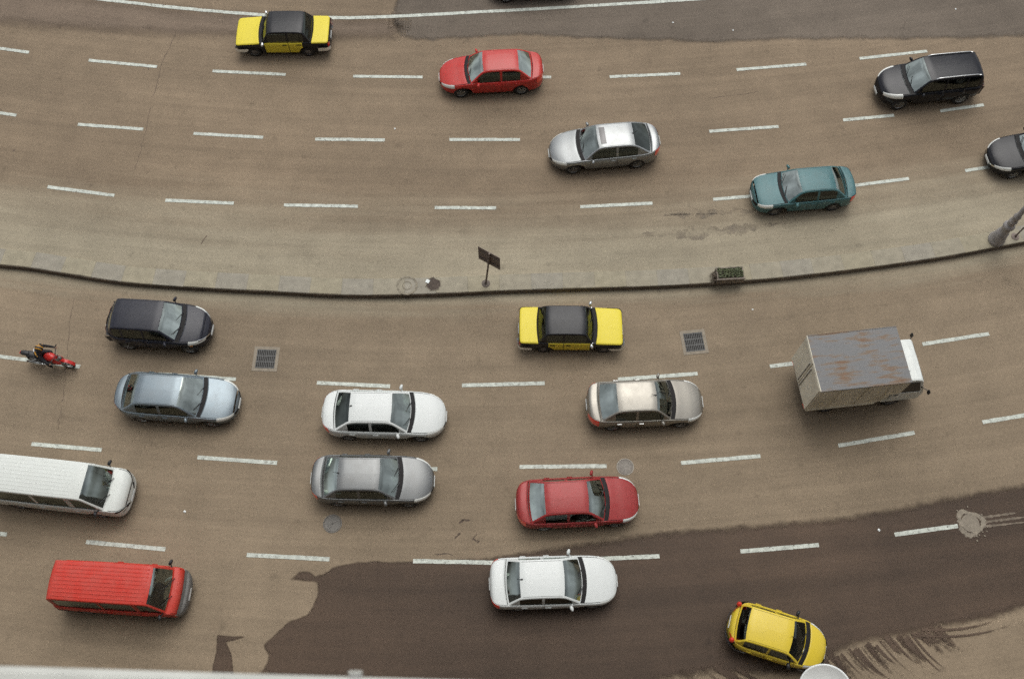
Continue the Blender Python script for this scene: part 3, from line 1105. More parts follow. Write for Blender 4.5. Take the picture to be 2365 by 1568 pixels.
    for sd in both:
        p = c.body(mx, 7, sd)
        m = MB()
        m.ellipsoid(p + Vector((-.02, .155 * sd, .075)), (.062, .115, .068), 8, 12, Matrix.Rotation(R(-18 * sd), 3, 'Z'))
        m.tube([p + Vector((.03, -.01 * sd, .0)), p + Vector((.0, .09 * sd, .055))], .022, 6)
        m.build('mirror', M.get('mirror', M['side']), root, True)
    # ---- cabin inside
    z0 = .42
    x0, x1 = c.xb - .02, c.xc + .05
    yb = c.W * .80
    fl = MB()
    zt0, zt1 = c.zs(c.xb) - .03, c.zs(c.xc) - .03
    fl.grid([[(x, -yb - .03, c.zs(x) - .03), (x, -yb, z0), (x, yb, z0), (x, yb + .03, c.zs(x) - .03)] for x in span(x0, x1, 10)])
    fl.build('interior', M.get('inside', m_int), root)
    dd = MB()
    zd = c.zs(c.xc)
    rows = []
    for x, zz in ((c.xc + .06, zd - .01), (c.xc - .12, zd - .005), (c.xc - .32, zd - .02), (c.xc - .42, zd - .07), (c.xc - .44, zd - .3)):
        rows.append([(c.warp(x, y), y, zz + .02 * math.exp(-((y - .36) / .2) ** 2)) for y in span(-yb, yb, 8)])
    dd.grid(rows).build('dashboard', M.get('dash', m_int), root, True)
    sh = MB()
    rows = [[(c.warp(x, y), y, c.zs(c.xb) - .01 + zz) for y in span(-yb, yb, 6)] for x, zz in ((c.xb - .03, 0), (c.xb + .30, -.01), (c.xb + .42, -.03), (c.xb + .44, -.2))]
    sh.grid(rows, flip=True).build('parcel_shelf', M.get('shelf', M.get('inside', m_int)), root, True)
    sx = (c.xrf + c.xrr) / 2 + .05
    for sd in both:
        st = MB()
        tilt = Matrix.Rotation(R(-14), 3, 'Y')
        st.box((sx + .12, .36 * sd, .58), (.50, .50, .16), bev=.05)
        st.box(Vector((sx - .20, .36 * sd, .88)), (.14, .48, .58), bev=.05, mtx=tilt)
        st.box(Vector((sx - .30, .36 * sd, 1.20)), (.09, .26, .16), bev=.03, mtx=tilt)
        st.build('seat', M.get('seat', m_int), root)
    st = MB()
    rx = max(sx - .95, c.xb + .55)
    st.box((rx + .12, 0, .58), (.46, c.W * 1.45, .16), bev=.05)
    st.box(Vector((rx - .14, 0, .84)), (.14, c.W * 1.4, .50), bev=.05, mtx=Matrix.Rotation(R(-18), 3, 'Y'))
    st.build('rear_seat', M.get('seat', m_int), root)
    stw = MB()
    a = Matrix.Rotation(R(62), 3, 'Y')
    ring = [Vector((c.xc - .56, .36, zd - .03)) + a @ Vector((.18 * math.cos(t), .18 * math.sin(t), 0)) for t in span(0, 2 * math.pi, 20)]
    stw.tube(ring, .014, 6).tube([ring[0], ring[10]], .016, 6)
    stw.build('steering_wheel', m_dark, root)
    # ---- under and wheels
    MB().box((0, 0, .34), (c.L - .5, c.W * 1.42, .26), bev=.05).build('underbody', m_under, root)
    for xw in c.wb:
        for sd in both:
            wh = link('wheel', TYRE, None, root)
            wh.location = (xw, sd * (c.W * .985 - .115), c.rw)
            k = c.rw / .315
            wh.scale = (k, 1, k)
            rm_ = link('rim', RIM_S if o.get('steel') else RIM_A, None, wh)
            rm_.rotation_euler = (0, R(37 * (xw > 0) + 20), 0 if sd > 0 else math.pi)
            if not rm_.data.materials:
                rm_.data.materials.append(m_steel if o.get('steel') else m_alloy)
    # ---- extras
    if o.get('antenna'):
        ax, ay = o['antenna']
        zt = c.T(ax)
        MB().box((ax, ay, zt + .012), (.09, .05, .04), bev=.015).tube([(ax - .02, ay, zt), (ax - .16, ay, zt + .16)], .008, 6).build('antenna', m_dark, root)
    if o.get('tail_blocks'):
        for sd in both:
            bx_, by_, bz_ = o['tail_blocks']
            MB().ellipsoid((c.xr + bx_, sd * by_, bz_), (.09, .09, .15), 8, 12).build('taillight_cluster', m_tail, root, True)
    if o.get('sunroof'):
        a, b_ = o['sunroof']
        g = [[c.top(x, r, 1) + Vector((0, 0, .004)) for r in (8, 9, 10, 11)] + [c.top(x, r, -1) + Vector((0, 0, .004)) for r in (10, 9, 8)] for x in span(a, b_, 5)]
        MB().grid(g, flip=True).build('sunroof', m_glass_op, root, True)
    if o.get('rails'):
        for sd in both:
            pth = [c.top(x, 6.0, sd) + Vector((0, 0, .05 - .05 * (i in (0, 12)))) for i, x in enumerate(span(c.xrr + .12, c.xrf - .18, 12))]
            MB().tube(pth, .022, 8).build('roof_rail', o['rails'], root, True)
    if o.get('ribs'):
        for q in o['ribs']:
            g = []
            for x in span(c.xrr + .16, c.xrf - .10, 10):
                p = c.top(x, 11, 1); h = c.T(x) - c.roofc * q * q; yy = q * (c.top(x, 5, 1).y)
                g.append([(p.x, yy - .035, h - .006), (p.x, yy - .016, h + o.get('rib_h', .010)), (p.x, yy + .016, h + o.get('rib_h', .010)), (p.x, yy + .035, h - .006)])
            MB().grid(g, flip=True).build('roof_rib', M['roof'], root, False)
    if o.get('papers'):
        for (x, y, sx_, sy_, r_) in o['papers']:
            zz = (c.zs(c.xc) + .018) if x > 0 else (c.zs(c.xb) + .006)
            MB().box((x, y, zz), (sx_, sy_, .012), rz=R(r_)).build('paper', m_paper, root)


m_glass_op = plain('sunroof_glass', (.035, .03, .03), .08, coat=.3)

SEDAN = dict()
sed_win = lambda k: [(-.36 * k, .72 * k), (-1.28 * k, -.46 * k)]
sed_door = lambda k: [(-.41 * k, .86 * k), (-1.30 * k, -.41 * k)]


def place(root, px, py, deg, flip):
    p = ground(px, py)
    root.location = p
    root.rotation_euler = (0, 0, R(deg + (180 if flip else 0)))


def std(L, **kw):
    k = L / 4.6
    o = dict(windows=sed_win(k), doors=sed_door(k))
    o.update(kw)
    return o


VEH = {}       # key -> root


def car(key, label, cat, L, W, H, pos, deg, M, opt, group=None, name=None, **spec):
    root = thing(name or 'car', label, cat, group, pos, R(deg))
    c = Car(L=L, W=W, H=H, **spec)
    car_parts(root, c, M, opt)
    VEH[key] = root
    return c


def mats(col, nm, metal=.0, rough=.3, dust=.12, roof=None, side=None, coat=.6, **kw):
    p = paint(nm, col, metal, rough, dust, coat)
    d = dict(side=p, top=p, roof=p, door=p, glass=m_glass)
    d.update(kw)
    if d.get('cowl') == 'same':
        d['cowl'] = p
    return d


POS = {}
#POS_BEGIN
POS = {
    'taxi_a': (-10.307, 30.068, 180.5, 4.220),
    'taxi_b': (2.305, 15.526, -0.4, 4.078),
    'red_up': (-0.928, 27.916, 183.7, 4.604),
    'silver_up': (3.936, 24.018, 186.0, 4.741),
    'teal_up': (12.171, 21.888, 185.4, 4.275),
    'suv_up': (18.325, 27.365, 186.7, 4.587),
    'dark_up': (22.625, 23.784, 187.0, 4.712),
    'dark_top': (0.969, 33.315, 183.0, 4.293),
    'hatch_dark': (-13.857, 15.661, -3.9, 4.081),
    'blue_grey': (-12.737, 12.628, -4.0, 4.671),
    'white_mid': (-4.825, 11.973, -1.0, 4.662),
    'grey_mid': (-5.124, 9.435, -0.6, 4.495),
    'beige_mid': (5.046, 12.419, 2.6, 4.446),
    'red_mid': (2.382, 8.6, 3.0, 4.497),
    'white_low': (1.464, 5.73, 2.0, 4.504),
    'yellow_hatch': (9.169, 3.869, -17.2, 3.377),
    'red_van': (-13.63, 5.483, -3.6, 4.513),
    'white_van': (-16.535, 9.169, -6.2, 5.235),
    'truck': (13.173, 13.362, 6.4, 1.000),
}
#POS_END
def P(key, x, y, deg, L):
    """fitted ground position, heading and length, with first guesses as fallback"""
    return POS.get(key, (x, y, deg, L))


g_low = 'cars driving to the right on the near carriageway'
g_up = 'cars driving to the left on the far carriageway'

def std_car(key, label, guess, W, H, M, opt=None, group=g_low, **spec):
    x, y, deg, L = P(key, *guess)
    o = std(L); o.update(opt or {})
    return car(key, label, 'car', L, W, H, (x, y, 0), deg, M, o, group, **spec)

def gp(px, py):
    p = ground(px, py, .5); return p.x, p.y

m_glass_taxi = glass('taxi_glass', (.10, .11, .10), .02)
m_bchrome = plain('bumper_chrome', (.80, .82, .80), .38, .6, var=.06)
YEL = (.72, .60, .045)
m_tx_y = paint('taxi_yellow', YEL, 0, .4, .04, .1)
m_tx_k = paint('taxi_black', (.008, .009, .012), 0, .28, .03, .0)
TAXI = dict(side=m_tx_k, top=m_tx_y, roof=m_tx_k, door=m_tx_y, glass=m_glass_taxi, handle=m_trim, wtrim=m_tx_y, mirror=m_chrome)
lada_deck = [(2.3, .58), (2.285, .74), (2.22, .80), (2.0, .835), (1.4, .885), (1.1, .92), (0, .93), (-1.4, .935), (-2.0, .935), (-2.22, .925), (-2.285, .86), (-2.3, .7)]
LADA = dict(deck=lada_deck, xc=1.02, xrf=.60, xrr=-1.10, xb=-1.50, fp=(12, 4), rp=(14, 4), boxy=.9, crown=.025, tum=.14, wb=(1.45, -1.20), rw=.295, sill=.24,
            cbow=.09, rbow=.07, nose=.5, tail=.5, roofc=.035)
def lada_opt(L, **kw):
    k = L / 4.6
    o = dict(windows=[(-.28 * k, .72 * k), (-1.12 * k, -.38 * k)], doors=[(-.33 * k, .94 * k), (-1.06 * k, -.33 * k)], lid_row=6.1, hood_gap=.03, boot_gap=.03,
             headlight=(.06, .012, 3.2, 5.6), taillight=(.01, .05, 3.0, 5.6), bumper=m_bchrome, bumper_rows=(2.2, 3.9), bumper_off=.09, steel=True, roof_seam=False, plate_up=.1)
    o.update(kw)
    return o

x, y, deg, L = P('taxi_a', *gp(656, 88), 180.5, 4.1)
car('taxi_a', 'black and yellow boxy taxi near the solid white edge line, chrome rear bumper showing', 'taxi', L, 1.62, 1.44, (x, y, 0), deg, TAXI, lada_opt(L, mirror_x=.98 * L / 4.6), 'black and yellow taxis', 'taxi', **LADA)
x, y, deg, L = P('taxi_b', *gp(1318, 766), -.4, 4.1)
car('taxi_b', 'black and yellow boxy taxi just below the planter on the median', 'taxi', L, 1.62, 1.44, (x, y, 0), deg, TAXI, lada_opt(L, mirror_x=.98 * L / 4.6), 'black and yellow taxis', 'taxi', **LADA)

# far carriageway
std_car('red_up', 'bright red sedan with pale reflecting windows on the far carriageway', (*gp(1135, 172), 183.7, 4.5), 1.72, 1.47,
        mats((.46, .020, .015), 'paint_bright_red', glass=m_glass_pale, rglass=m_glass_pale), dict(papers=[(.80, -.38, .16, .22, 8), (.84, .1, .12, .2, -4), (.8, .5, .14, .25, 0)]), g_up)
std_car('silver_up', 'silver sedan with a dark sunroof on the far carriageway', (*gp(1395, 345), 186, 4.6), 1.78, 1.45,
        mats((.28, .295, .295), 'paint_silver', .75, .34, rglass=m_glass_dark), dict(sunroof=(.02, .26), antenna=(-1.16, 0)), g_up, xb=-1.88, xrr=-1.12, fp=(2.2, 2.3), rp=(3.2, 2.4))
teal_deck = [(2.3, .54), (2.28, .66), (2.2, .74), (2.0, .80), (1.5, .87), (1.05, .93), (0, .94), (-1.3, .96), (-1.75, .99), (-2.15, .98), (-2.25, .94), (-2.29, .82), (-2.3, .65)]
std_car('teal_up', 'teal blue older sedan driving along the dashed line nearest the median', (*gp(1855, 445), 185.4, 4.3), 1.68, 1.41,
        mats((.045, .135, .145), 'paint_teal', .1, .38, glass=m_glass_pale, rglass=m_glass), dict(steel=True), g_up, deck=teal_deck, fp=(5, 3), rp=(7, 3), boxy=.5)
suv_deck = [(2.3, .62), (2.28, .76), (2.2, .86), (2.0, .95), (1.5, 1.03), (1.1, 1.07), (0, 1.08), (-1.5, 1.10), (-2.1, 1.10), (-2.24, 1.05), (-2.29, .9), (-2.3, .7)]
SUV = dict(deck=suv_deck, xc=1.12, xrf=.42, xrr=-1.92, xb=-2.18, wb=(1.42, -1.35), rw=.355, sill=.30, rp=(6, 2.8), tum=.15, rbow=.06)
def suv_opt(L, **kw):
    k = L / 4.6
    o = dict(windows=[(-.30 * k, .78 * k), (-1.25 * k, -.38 * k), (-1.86 * k, -1.34 * k)], doors=[(-.35 * k, .92 * k), (-1.30 * k, -.35 * k)], boot_gap=.02, taillight=(.01, .16, 4.2, 7.0))
    o.update(kw); return o
x, y, deg, L = P('suv_up', *gp(2146, 195), 186.7, 4.5)
car('suv_up', 'black sport utility vehicle with chrome roof rails and glowing headlights', 'suv', L, 1.80, 1.70, (x, y, 0), deg, mats((.006, .007, .011), 'paint_black', 0, .2, .02, coat=0, glass=m_glass_pale, rglass=m_glass),
    suv_opt(L, rails=m_chrome, headlight=(.74, .10, 4.6, 8.0)), g_up, 'sport_utility_vehicle', **SUV)
x, y, deg, L = P('dark_up', *gp(2400, 345), 187, 4.5)
std_car('dark_up', 'black sedan cut off by the picture edge above the lamp post', (x, y, deg, L), 1.76, 1.46, mats((.007, .008, .011), 'paint_black_sedan', 0, .25, .02, coat=0, glass=m_glass_pale),
        dict(chrome_nose=(.10, .002, 4.4, 5.6)), g_up)
x, y, deg, L = P('dark_top', *gp(1230, -48), 183, 4.5)
std_car('dark_top', 'dark car beyond the solid white line, only its wheels in view', (x, y, deg, L), 1.76, 1.46, mats((.03, .03, .035), 'paint_dark_grey', .2, .3, .12), {}, g_up)

# near carriageway
x, y, deg, L = P('hatch_dark', *gp(368, 755), -3.9, 4.4)
hat_deck = [(2.3, .54), (2.28, .66), (2.2, .76), (2.0, .85), (1.5, .95), (1.1, 1.0), (0, 1.02), (-1.5, 1.05), (-2.05, 1.06), (-2.2, 1.0), (-2.28, .85), (-2.3, .68)]
car('hatch_dark', 'dark blue black crossover with a chrome bar across its nose', 'car', L, 1.80, 1.60, (x, y, 0), deg, mats((.012, .014, .024), 'paint_midnight', .0, .28, .05, coat=.1, glass=m_glass_pale, rglass=m_glass_mid),
    suv_opt(L, windows=[(-.30 * L / 4.6, .74 * L / 4.6), (-1.25 * L / 4.6, -.38 * L / 4.6), (-1.75 * L / 4.6, -1.34 * L / 4.6)], chrome_nose=(.30, .01, 6.2, 7.6), indicator=True, hood_gap=.22), g_low, 'car',
    deck=hat_deck, xc=1.12, xrf=.40, xrr=-1.72, xb=-2.12, wb=(1.42, -1.32), rw=.335, sill=.25, rp=(3.4, 2.4), tum=.17, rbow=.12)
std_car('blue_grey', 'pale blue grey sedan with lit headlights beside the motorcycle lane', (*gp(410, 925), -4, 4.6), 1.80, 1.47,
        mats((.175, .215, .24), 'paint_ice_blue', .65, .34, glass=m_glass_pale, rglass=m_glass), dict(taillight=(.02, .2, 3.4, 6.6)), xb=-1.92, xrr=-1.30, xrf=.30, rp=(2.8, 2.3), fp=(2.8, 2.5))
std_car('white_mid', 'white sedan with red tail lights driving above the grey sedan', (*gp(888, 960), -1, 4.6), 1.80, 1.46,
        mats((.64, .67, .65), 'paint_white', 0, .35, .05, rglass=m_glass_dark), dict(antenna=(-1.15, .03), papers=[(.82, .42, .22, .2, 10), (.80, .0, .2, .1, 0)]))
std_car('grey_mid', 'light grey sedan between the white sedan and a round manhole cover', (*gp(860, 1110), -.6, 4.6), 1.80, 1.46,
        mats((.17, .178, .178), 'paint_light_grey', .65, .36, glass=m_glass, rglass=m_glass_pale), dict(antenna=(-1.15, .02), papers=[(.80, -.02, .18, .2, 30)]))
std_car('beige_mid', 'champagne silver sedan with red tail lights driving behind the box truck', (*gp(1488, 935), 2.6, 4.45), 1.76, 1.47,
        mats((.285, .27, .235), 'paint_champagne', .75, .36, side=None, glass=m_glass_mid, rglass=m_glass_pale) | dict(handle=m_chrome), dict(taillight=(.02, .32, 3.0, 6.7), antenna=(.30, 0)), rp=(5.5, 2.8), fp=(3.0, 2.6), xb=-1.86, xrr=-1.14)
std_car('red_mid', 'dark red sedan with a white strip across its nose beside a manhole cover', (*gp(1330, 1163), 3, 4.6), 1.78, 1.45,
        mats((.28, .020, .020), 'paint_brick_red', .1, .34, .10, coat=.3, glass=m_glass, rglass=m_glass_pale), dict(chrome_nose=(.09, .004, 6.0, 6.9), nose_mat=m_plate, papers=[(-1.55, -.2, .3, .36, 0)]), rp=(5, 2.6), fp=(3.2, 2.5), xb=-1.84, xrr=-1.22)
std_car('white_low', 'white sedan straddling the dashed line at the top of the wet patch', (*gp(1277, 1345), 2, 4.55), 1.78, 1.45,
        mats((.64, .67, .65), 'paint_white', 0, .35, .05), dict(antenna=(-1.13, 0)), xb=-1.74, xrr=-1.20, rp=(8, 3), fp=(3.0, 2.5), boxy=.25, tum=.15)

# yellow hatchback
x, y, deg, L = P('yellow_hatch', *gp(1795, 1470), -17.2, 3.75)
yh_deck = [(2.3, .52), (2.28, .64), (2.18, .76), (1.9, .88), (1.5, .97), (1.2, 1.02), (0, 1.03), (-1.5, 1.04), (-2.05, 1.02), (-2.2, .95), (-2.28, .8), (-2.3, .62)]
m_bump = plain('bumper_grey', (.10, .10, .105), .6)
m_bump2 = plain('bumper_dusty', (.15, .145, .135), .75)
car('yellow_hatch', 'yellow hatchback turning across the wet patch above the satellite dish', 'car', L, 1.66, 1.50, (x, y, 0), deg, mats((.66, .50, .035), 'paint_warm_yellow', 0, .35, .08, rglass=m_glass_dark, mirror=m_dark, glass=glass('shaded_glass', (.16, .2, .18), .015)),
    dict(windows=[(-.35 * .815, .86 * .815), (-1.50 * .815, -.45 * .815)], doors=[(-.40 * .815, .98 * .815), (-1.35 * .815, -.40 * .815)], boot_gap=.02, taillight=(.03, .16, 5.4, 7.2),
         headlight=(.62, .12, 5.0, 7.3), bumper=m_bump, bumper_rows=(.8, 3.6), bumper_off=.07, tail_blocks=(.14, .62, .98), antenna=(.40, 0), papers=[(.86, -.25, .14, .16, 0)], hood_gap=.10), g_low, 'car',
    deck=yh_deck, xc=1.22, xrf=.42, xrr=-1.62, xb=-2.06, wb=(1.48, -1.42), rw=.295, sill=.22, fp=(2.4, 2.2), rp=(3.6, 2.5), tum=.16, rbow=.10, nose=.9, tail=.7)

# minibuses
van_deck = [(2.3, .52), (2.29, .70), (2.26, .86), (2.18, .98), (2.05, 1.06), (1.8, 1.10), (0, 1.12), (-2.2, 1.12), (-2.28, 1.08), (-2.3, .8)]
VAN = dict(deck=van_deck, xc=1.93, xrf=1.42, xrr=-2.16, xb=-2.28, wb=(1.38, -1.30), rw=.315, sill=.26, fp=(5, 2.8), rp=(10, 3.4), boxy=.6, crown=.04, tum=.12, cbow=.10, rbow=.03, nose=.5, tail=.4, roofc=.05)
def van_opt(L, **kw):
    k = L / 4.6
    o = dict(windows=[(.98 * k, 1.72 * k), (-.32 * k, .80 * k), (-2.0 * k, -.42 * k)], doors=[(.86 * k, 1.66 * k), (-.40 * k, .86 * k)], boot_gap=.01, hood_gap=.03, taillight=(.006, .05, 3, 6.5),
             headlight=(.16, .02, 4.0, 6.2), ribs=[-.8, -.6, -.4, -.2, 0, .2, .4, .6, .8], roof_seam=False, mirror_x=1.74 * k)
    o.update(kw); return o
red_deck = [(2.3, .56), (2.28, .66), (2.20, .70), (2.165, .80), (2.13, .95), (2.05, 1.05), (1.8, 1.10), (0, 1.12), (-2.2, 1.12), (-2.28, 1.08), (-2.3, .8)]
van1 = dict(VAN); van1.update(deck=red_deck, xc=1.88, xrf=1.36)
x, y, deg, L = P('red_van', *gp(278, 1362), -3.6, 4.7)
car('red_van', 'red minibus with a ribbed roof and a dark grey bumper', 'minibus', L, 1.72, 1.98, (x, y, 0), deg, mats((.50, .026, .012), 'paint_van_red', 0, .42, .16, coat=.2, mirror=m_dark, cowl='same'),
    van_opt(L, bumper=m_bump2, bumper_rows=(.6, 11), bumper_len=.15, bumper_off=.02, hood_gap=.16, chrome_nose=(.05, .004, 8.0, 9.0)), 'minibuses', 'minibus', **van1)
x, y, deg, L = P('white_van', *gp(140, 1122), -6.2, 5.0)
van2 = dict(VAN); van2['xc'] = 1.80; van2['xrf'] = 1.20
car('white_van', 'white minibus entering at the picture edge below the grey sedan lane', 'minibus', L, 1.74, 2.0, (x, y, 0), deg, mats((.64, .67, .63), 'paint_van_white', 0, .4, .08, coat=.2, mirror=m_dark, cowl='same'),
    van_opt(L, windows=[(.86 * L / 4.6, 1.58 * L / 4.6), (-.32 * L / 4.6, .68 * L / 4.6), (-2.0 * L / 4.6, -.42 * L / 4.6)], doors=[(.76 * L / 4.6, 1.54 * L / 4.6), (-.40 * L / 4.6, .76 * L / 4.6)], mirror_x=1.62 * L / 4.6,
            chrome_nose=(.20, .01, 5.4, 6.7), nose_mat=m_trim, rib_h=.003), 'minibuses', 'minibus', **van2)

# ------------------------------------------------------------------ box truck
def rusty():
    m, n, l, b = mat_new('rusty_sheet')
    tc = n.new('ShaderNodeTexCoord')
    mp = n.new('ShaderNodeMapping')
    mp.inputs['Scale'].default_value = (1.1, 6.5, 1)
    l.new(tc.outputs['Object'], mp.inputs[0])
    a = n.new('ShaderNodeTexNoise'); a.inputs['Scale'].default_value = 1.15; a.inputs['Detail'].default_value = 6; a.inputs['Roughness'].default_value = .62
    l.new(mp.outputs[0], a.inputs[0])
    a2 = n.new('ShaderNodeTexNoise'); a2.inputs['Scale'].default_value = 1.3; a2.inputs['Detail'].default_value = 3
    l.new(tc.outputs['Object'], a2.inputs[0])
    add = n.new('ShaderNodeMath'); add.operation = 'MULTIPLY_ADD'
    l.new(a2.outputs['Fac'], add.inputs[0]); add.inputs[1].default_value = .55; l.new(a.outputs['Fac'], add.inputs[2])
    cr = n.new('ShaderNodeValToRGB')
    e = cr.color_ramp.elements
    e[0].position, e[0].color = .66, (.160, .162, .162, 1)
    e[1].position, e[1].color = 1.02, (.165, .092, .05, 1)
    x_ = cr.color_ramp.elements.new(.80); x_.color = (.170, .168, .165, 1)
    x_ = cr.color_ramp.elements.new(.89); x_.color = (.175, .135, .10, 1)
    l.new(add.outputs[0], cr.inputs[0])
    l.new(cr.outputs[0], b.inputs['Base Color'])
    b.inputs['Roughness'].default_value = .7
    return m


m_rust = rusty()
m_box = plain('truck_panel', (.66, .62, .50), .75, var=.14, scale=1.6)
m_cabw = plain('truck_white', (.68, .71, .68), .45, var=.06)
bx, by, bdeg, bL = P('truck', *gp(1975, 870), 6.4, 1.0)
truck = thing('box_truck', 'small box truck with a rust streaked roof and white cab', 'truck', None, (bx, by, 0), R(bdeg))
VEH['truck'] = truck
truck.scale = (1.11, 1.11, 1.08)
# cargo box: x -2.05 .. 0.92, chamfered lower front corner
def extr(poly, y0, y1):
    mb = MB()
    n = len(poly)
    mb.v = [(x, y0, z) for x, z in poly] + [(x, y1, z) for x, z in poly]
    mb.f = [tuple(range(n)), tuple(range(2 * n - 1, n - 1, -1))] + [(i, n + i, n + (i + 1) % n, (i + 1) % n) for i in range(n)]
    return mb
BXP = [(-2.05, .78), (.28, .78), (.62, 1.12), (.62, 1.5), (.95, 1.62), (.95, 2.70), (-2.05, 2.70)]
extr(BXP, -.98, .98).build('cargo_box', m_box, truck)
rf = MB().grid([[(x, y, 2.712 + .02 * (1 - (y / .99) ** 2)) for y in span(-.985, .985, 6)] for x in span(-2.055, .955, 6)], flip=True)
roof_o = rf.build('cargo_roof', m_rust, truck, True)
for yy in (-.985, .985):
    MB().box((-.55, yy, 2.70), (3.02, .03, .05), bev=.008).build('roof_edge', m_rust, truck)
MB().box((-2.06, 0, 2.70), (.03, 1.98, .06), bev=.008).build('roof_edge', m_box, truck)
for sd in (-1, 1):
    d = MB().box((-2.07, sd * .48, 1.75), (.03, .93, 1.84), bev=.01).build('rear_door', m_box, truck)
    MB().tube([(-2.10, sd * .10, .95), (-2.10, sd * .10, 2.5)], .018, 6).build('lock_rod', m_galv, d)
    for xx in (-1.3, -.4, .4):
        MB().box((xx, sd * .99, 1.75), (.05, .02, 1.80 if xx < .3 else 1.1), bev=.004).build('side_rib', m_box, truck)
    MB().box((-.85, sd * .99, .84), (2.3, .03, .10), bev=.008).build('lower_rail', m_box, truck)
    MB().box((-2.04, sd * .78, .74), (.04, .18, .08), bev=.01).build('taillight', m_tail, truck)
MB().box((-1.98, 0, .66), (.08, 1.8, .12), bev=.02).build('rear_bumper', m_bump, truck)
MB().box((-.1, 0, .58), (3.4, .8, .16), bev=.02).build('chassis', m_under, truck)
# cab: lofted from side profile
cabp = [(.66, .55), (.66, 1.90), (.72, 2.02), (.95, 2.06), (1.45, 2.05), (1.62, 2.00), (1.70, 1.90), (1.90, 1.28), (1.97, 1.05), (1.99, .60), (1.94, .45), (.70, .45)]
def cab_half(z):
    return .86 if z < 1.2 else .86 - .13 * ((z - 1.2) / .9) ** 1.2
cb = MB()
n = len(cabp)
cb.grid([[(x, -cab_half(z), z) for x, z in cabp], [(x + .02, -cab_half(z) + .05, z + (.02 if z > 1.9 else 0)) for x, z in cabp], [(x + .03, 0, z + (.03 if z > 1.9 else 0)) for x, z in cabp],
         [(x + .02, cab_half(z) - .05, z + (.02 if z > 1.9 else 0)) for x, z in cabp], [(x, cab_half(z), z) for x, z in cabp]], close_v=True, flip=True)
cb.f += [tuple(range(n - 1, -1, -1)), tuple(4 * n + i for i in range(n))]
cb.build('cab', m_cabw, truck)
m_truck_glass = plain('truck_glass', (.006, .007, .007), .15, spec=.2)
ws = MB().grid([[(1.725 + .02 + (1.885 - 1.725) * t, y, 1.86 - (1.86 - 1.32) * t + .012) for y in span(-.66, .66, 6)] for t in span(0, 1, 4)], flip=True)
ws.build('windscreen', m_truck_glass, truck, True)
for sd in (-1, 1):
    d = extr([(.86, .62), (.86, 1.28), (1.76, 1.24), (1.88, 1.02), (1.84, .62)], .858 * sd, .875 * sd).build('door', m_cabw, truck)
    MB().box((1.0, .885 * sd, 1.12), (.15, .03, .03)).build('handle', m_dark, d)
    wv = [(.96, 1.26), (1.0, 1.93), (1.60, 1.90), (1.80, 1.24)]
    wm = MB(); wm.v = [(x, (cab_half(z) + .008) * sd, z) for x, z in wv]; wm.f = [(0, 1, 2, 3) if sd > 0 else (3, 2, 1, 0)]
    wm.build('side_window', m_truck_glass, truck)
    MB().tube([(1.74, .78 * sd, 1.50), (1.90, .98 * sd, 1.60)], .014, 6).box((1.92, 1.04 * sd, 1.58), (.05, .13, .20), bev=.02).build('mirror', m_dark, truck)
    MB().lathe([(.001, -.03), (.09, -.02), (.10, .02), (.001, .05)], 14, 'X', (1.95, .58 * sd, .80)).build('headlight', m_lamp, truck)
    for xw in (1.12, -1.15):
        wh = link('wheel', TYRE, None, truck); wh.location = (xw, .76 * sd, .315)
        rm_ = link('rim', RIM_S, None, wh); rm_.rotation_euler = (0, 0, 0 if sd > 0 else math.pi)
MB().box((1.97, 0, .52), (.10, 1.55, .18), bev=.03).build('front_bumper', m_cabw, truck)
# white roof fairing step on the far side of the cab roof
MB().box((1.08, .14, 2.10), (.42, 1.10, .05), bev=.02).build('roof_panel', m_cabw, truck)

# ------------------------------------------------------------------ motorcycle and rider
rp_, fp_ = ground(70, 826, .35), ground(166, 842, .3)
mdir = (fp_ - rp_); mdir.z = 0
mdeg = math.degrees(math.atan2(mdir.y, mdir.x))
mc = (rp_ + fp_) / 2
bike = thing('motorcycle', 'red and black motorcycle riding along the dashed line', 'motorcycle', None, (mc.x, mc.y, 0), R(mdeg))
VEH['bike'] = bike
m_bred = paint('bike_red', (.55, .025, .02), 0, .25, .04)
for nm, xw in (('rear_wheel', -.64), ('front_wheel', .66)):
    w_ = MB()
    w_.lathe([(.24, -.05), (.29, -.055), (.315, -.02), (.315, .02), (.29, .055), (.24, .05)], 26, 'Y', (xw, 0, .315)).build(nm, m_rubber, bike, True)
    k_ = MB().lathe([(.24, -.03), (.25, 0), (.24, .03)], 26, 'Y', (xw, 0, .315)).lathe([(.001, -.05), (.05, -.05), (.05, .05), (.001, .05)], 12, 'Y', (xw, 0, .315))
    for q in range(6):
        a = math.pi * q / 3
        k_.tube([(xw, 0, .315), (xw + .24 * math.cos(a), 0, .315 + .24 * math.sin(a))], .012, 5)
    k_.build('wheel_hub', m_alloy, bike)
MB().tube([(-.64, .08, .315), (-.2, .09, .36), (.1, .08, .40)], .025).tube([(-.64, -.08, .315), (-.2, -.09, .36), (.1, -.08, .40)], .025).tube([(-.2, 0, .38), (-.1, 0, .78), (.42, 0, .85), (.1, 0, .35)], .028).build('frame', m_dark, bike)
MB().box((.08, 0, .45), (.36, .26, .30), bev=.05).build('engine', m_steel, bike)
MB().ellipsoid((.20, 0, .84), (.27, .175, .14), 10, 14).build('fuel_tank', m_bred, bike, True)
MB().ellipsoid((.20, .01, .955), (.085, .075, .022), 6, 12).build('tank_highlight', m_paper, bike, True)  # white oval paints in the highlight on top of the tank
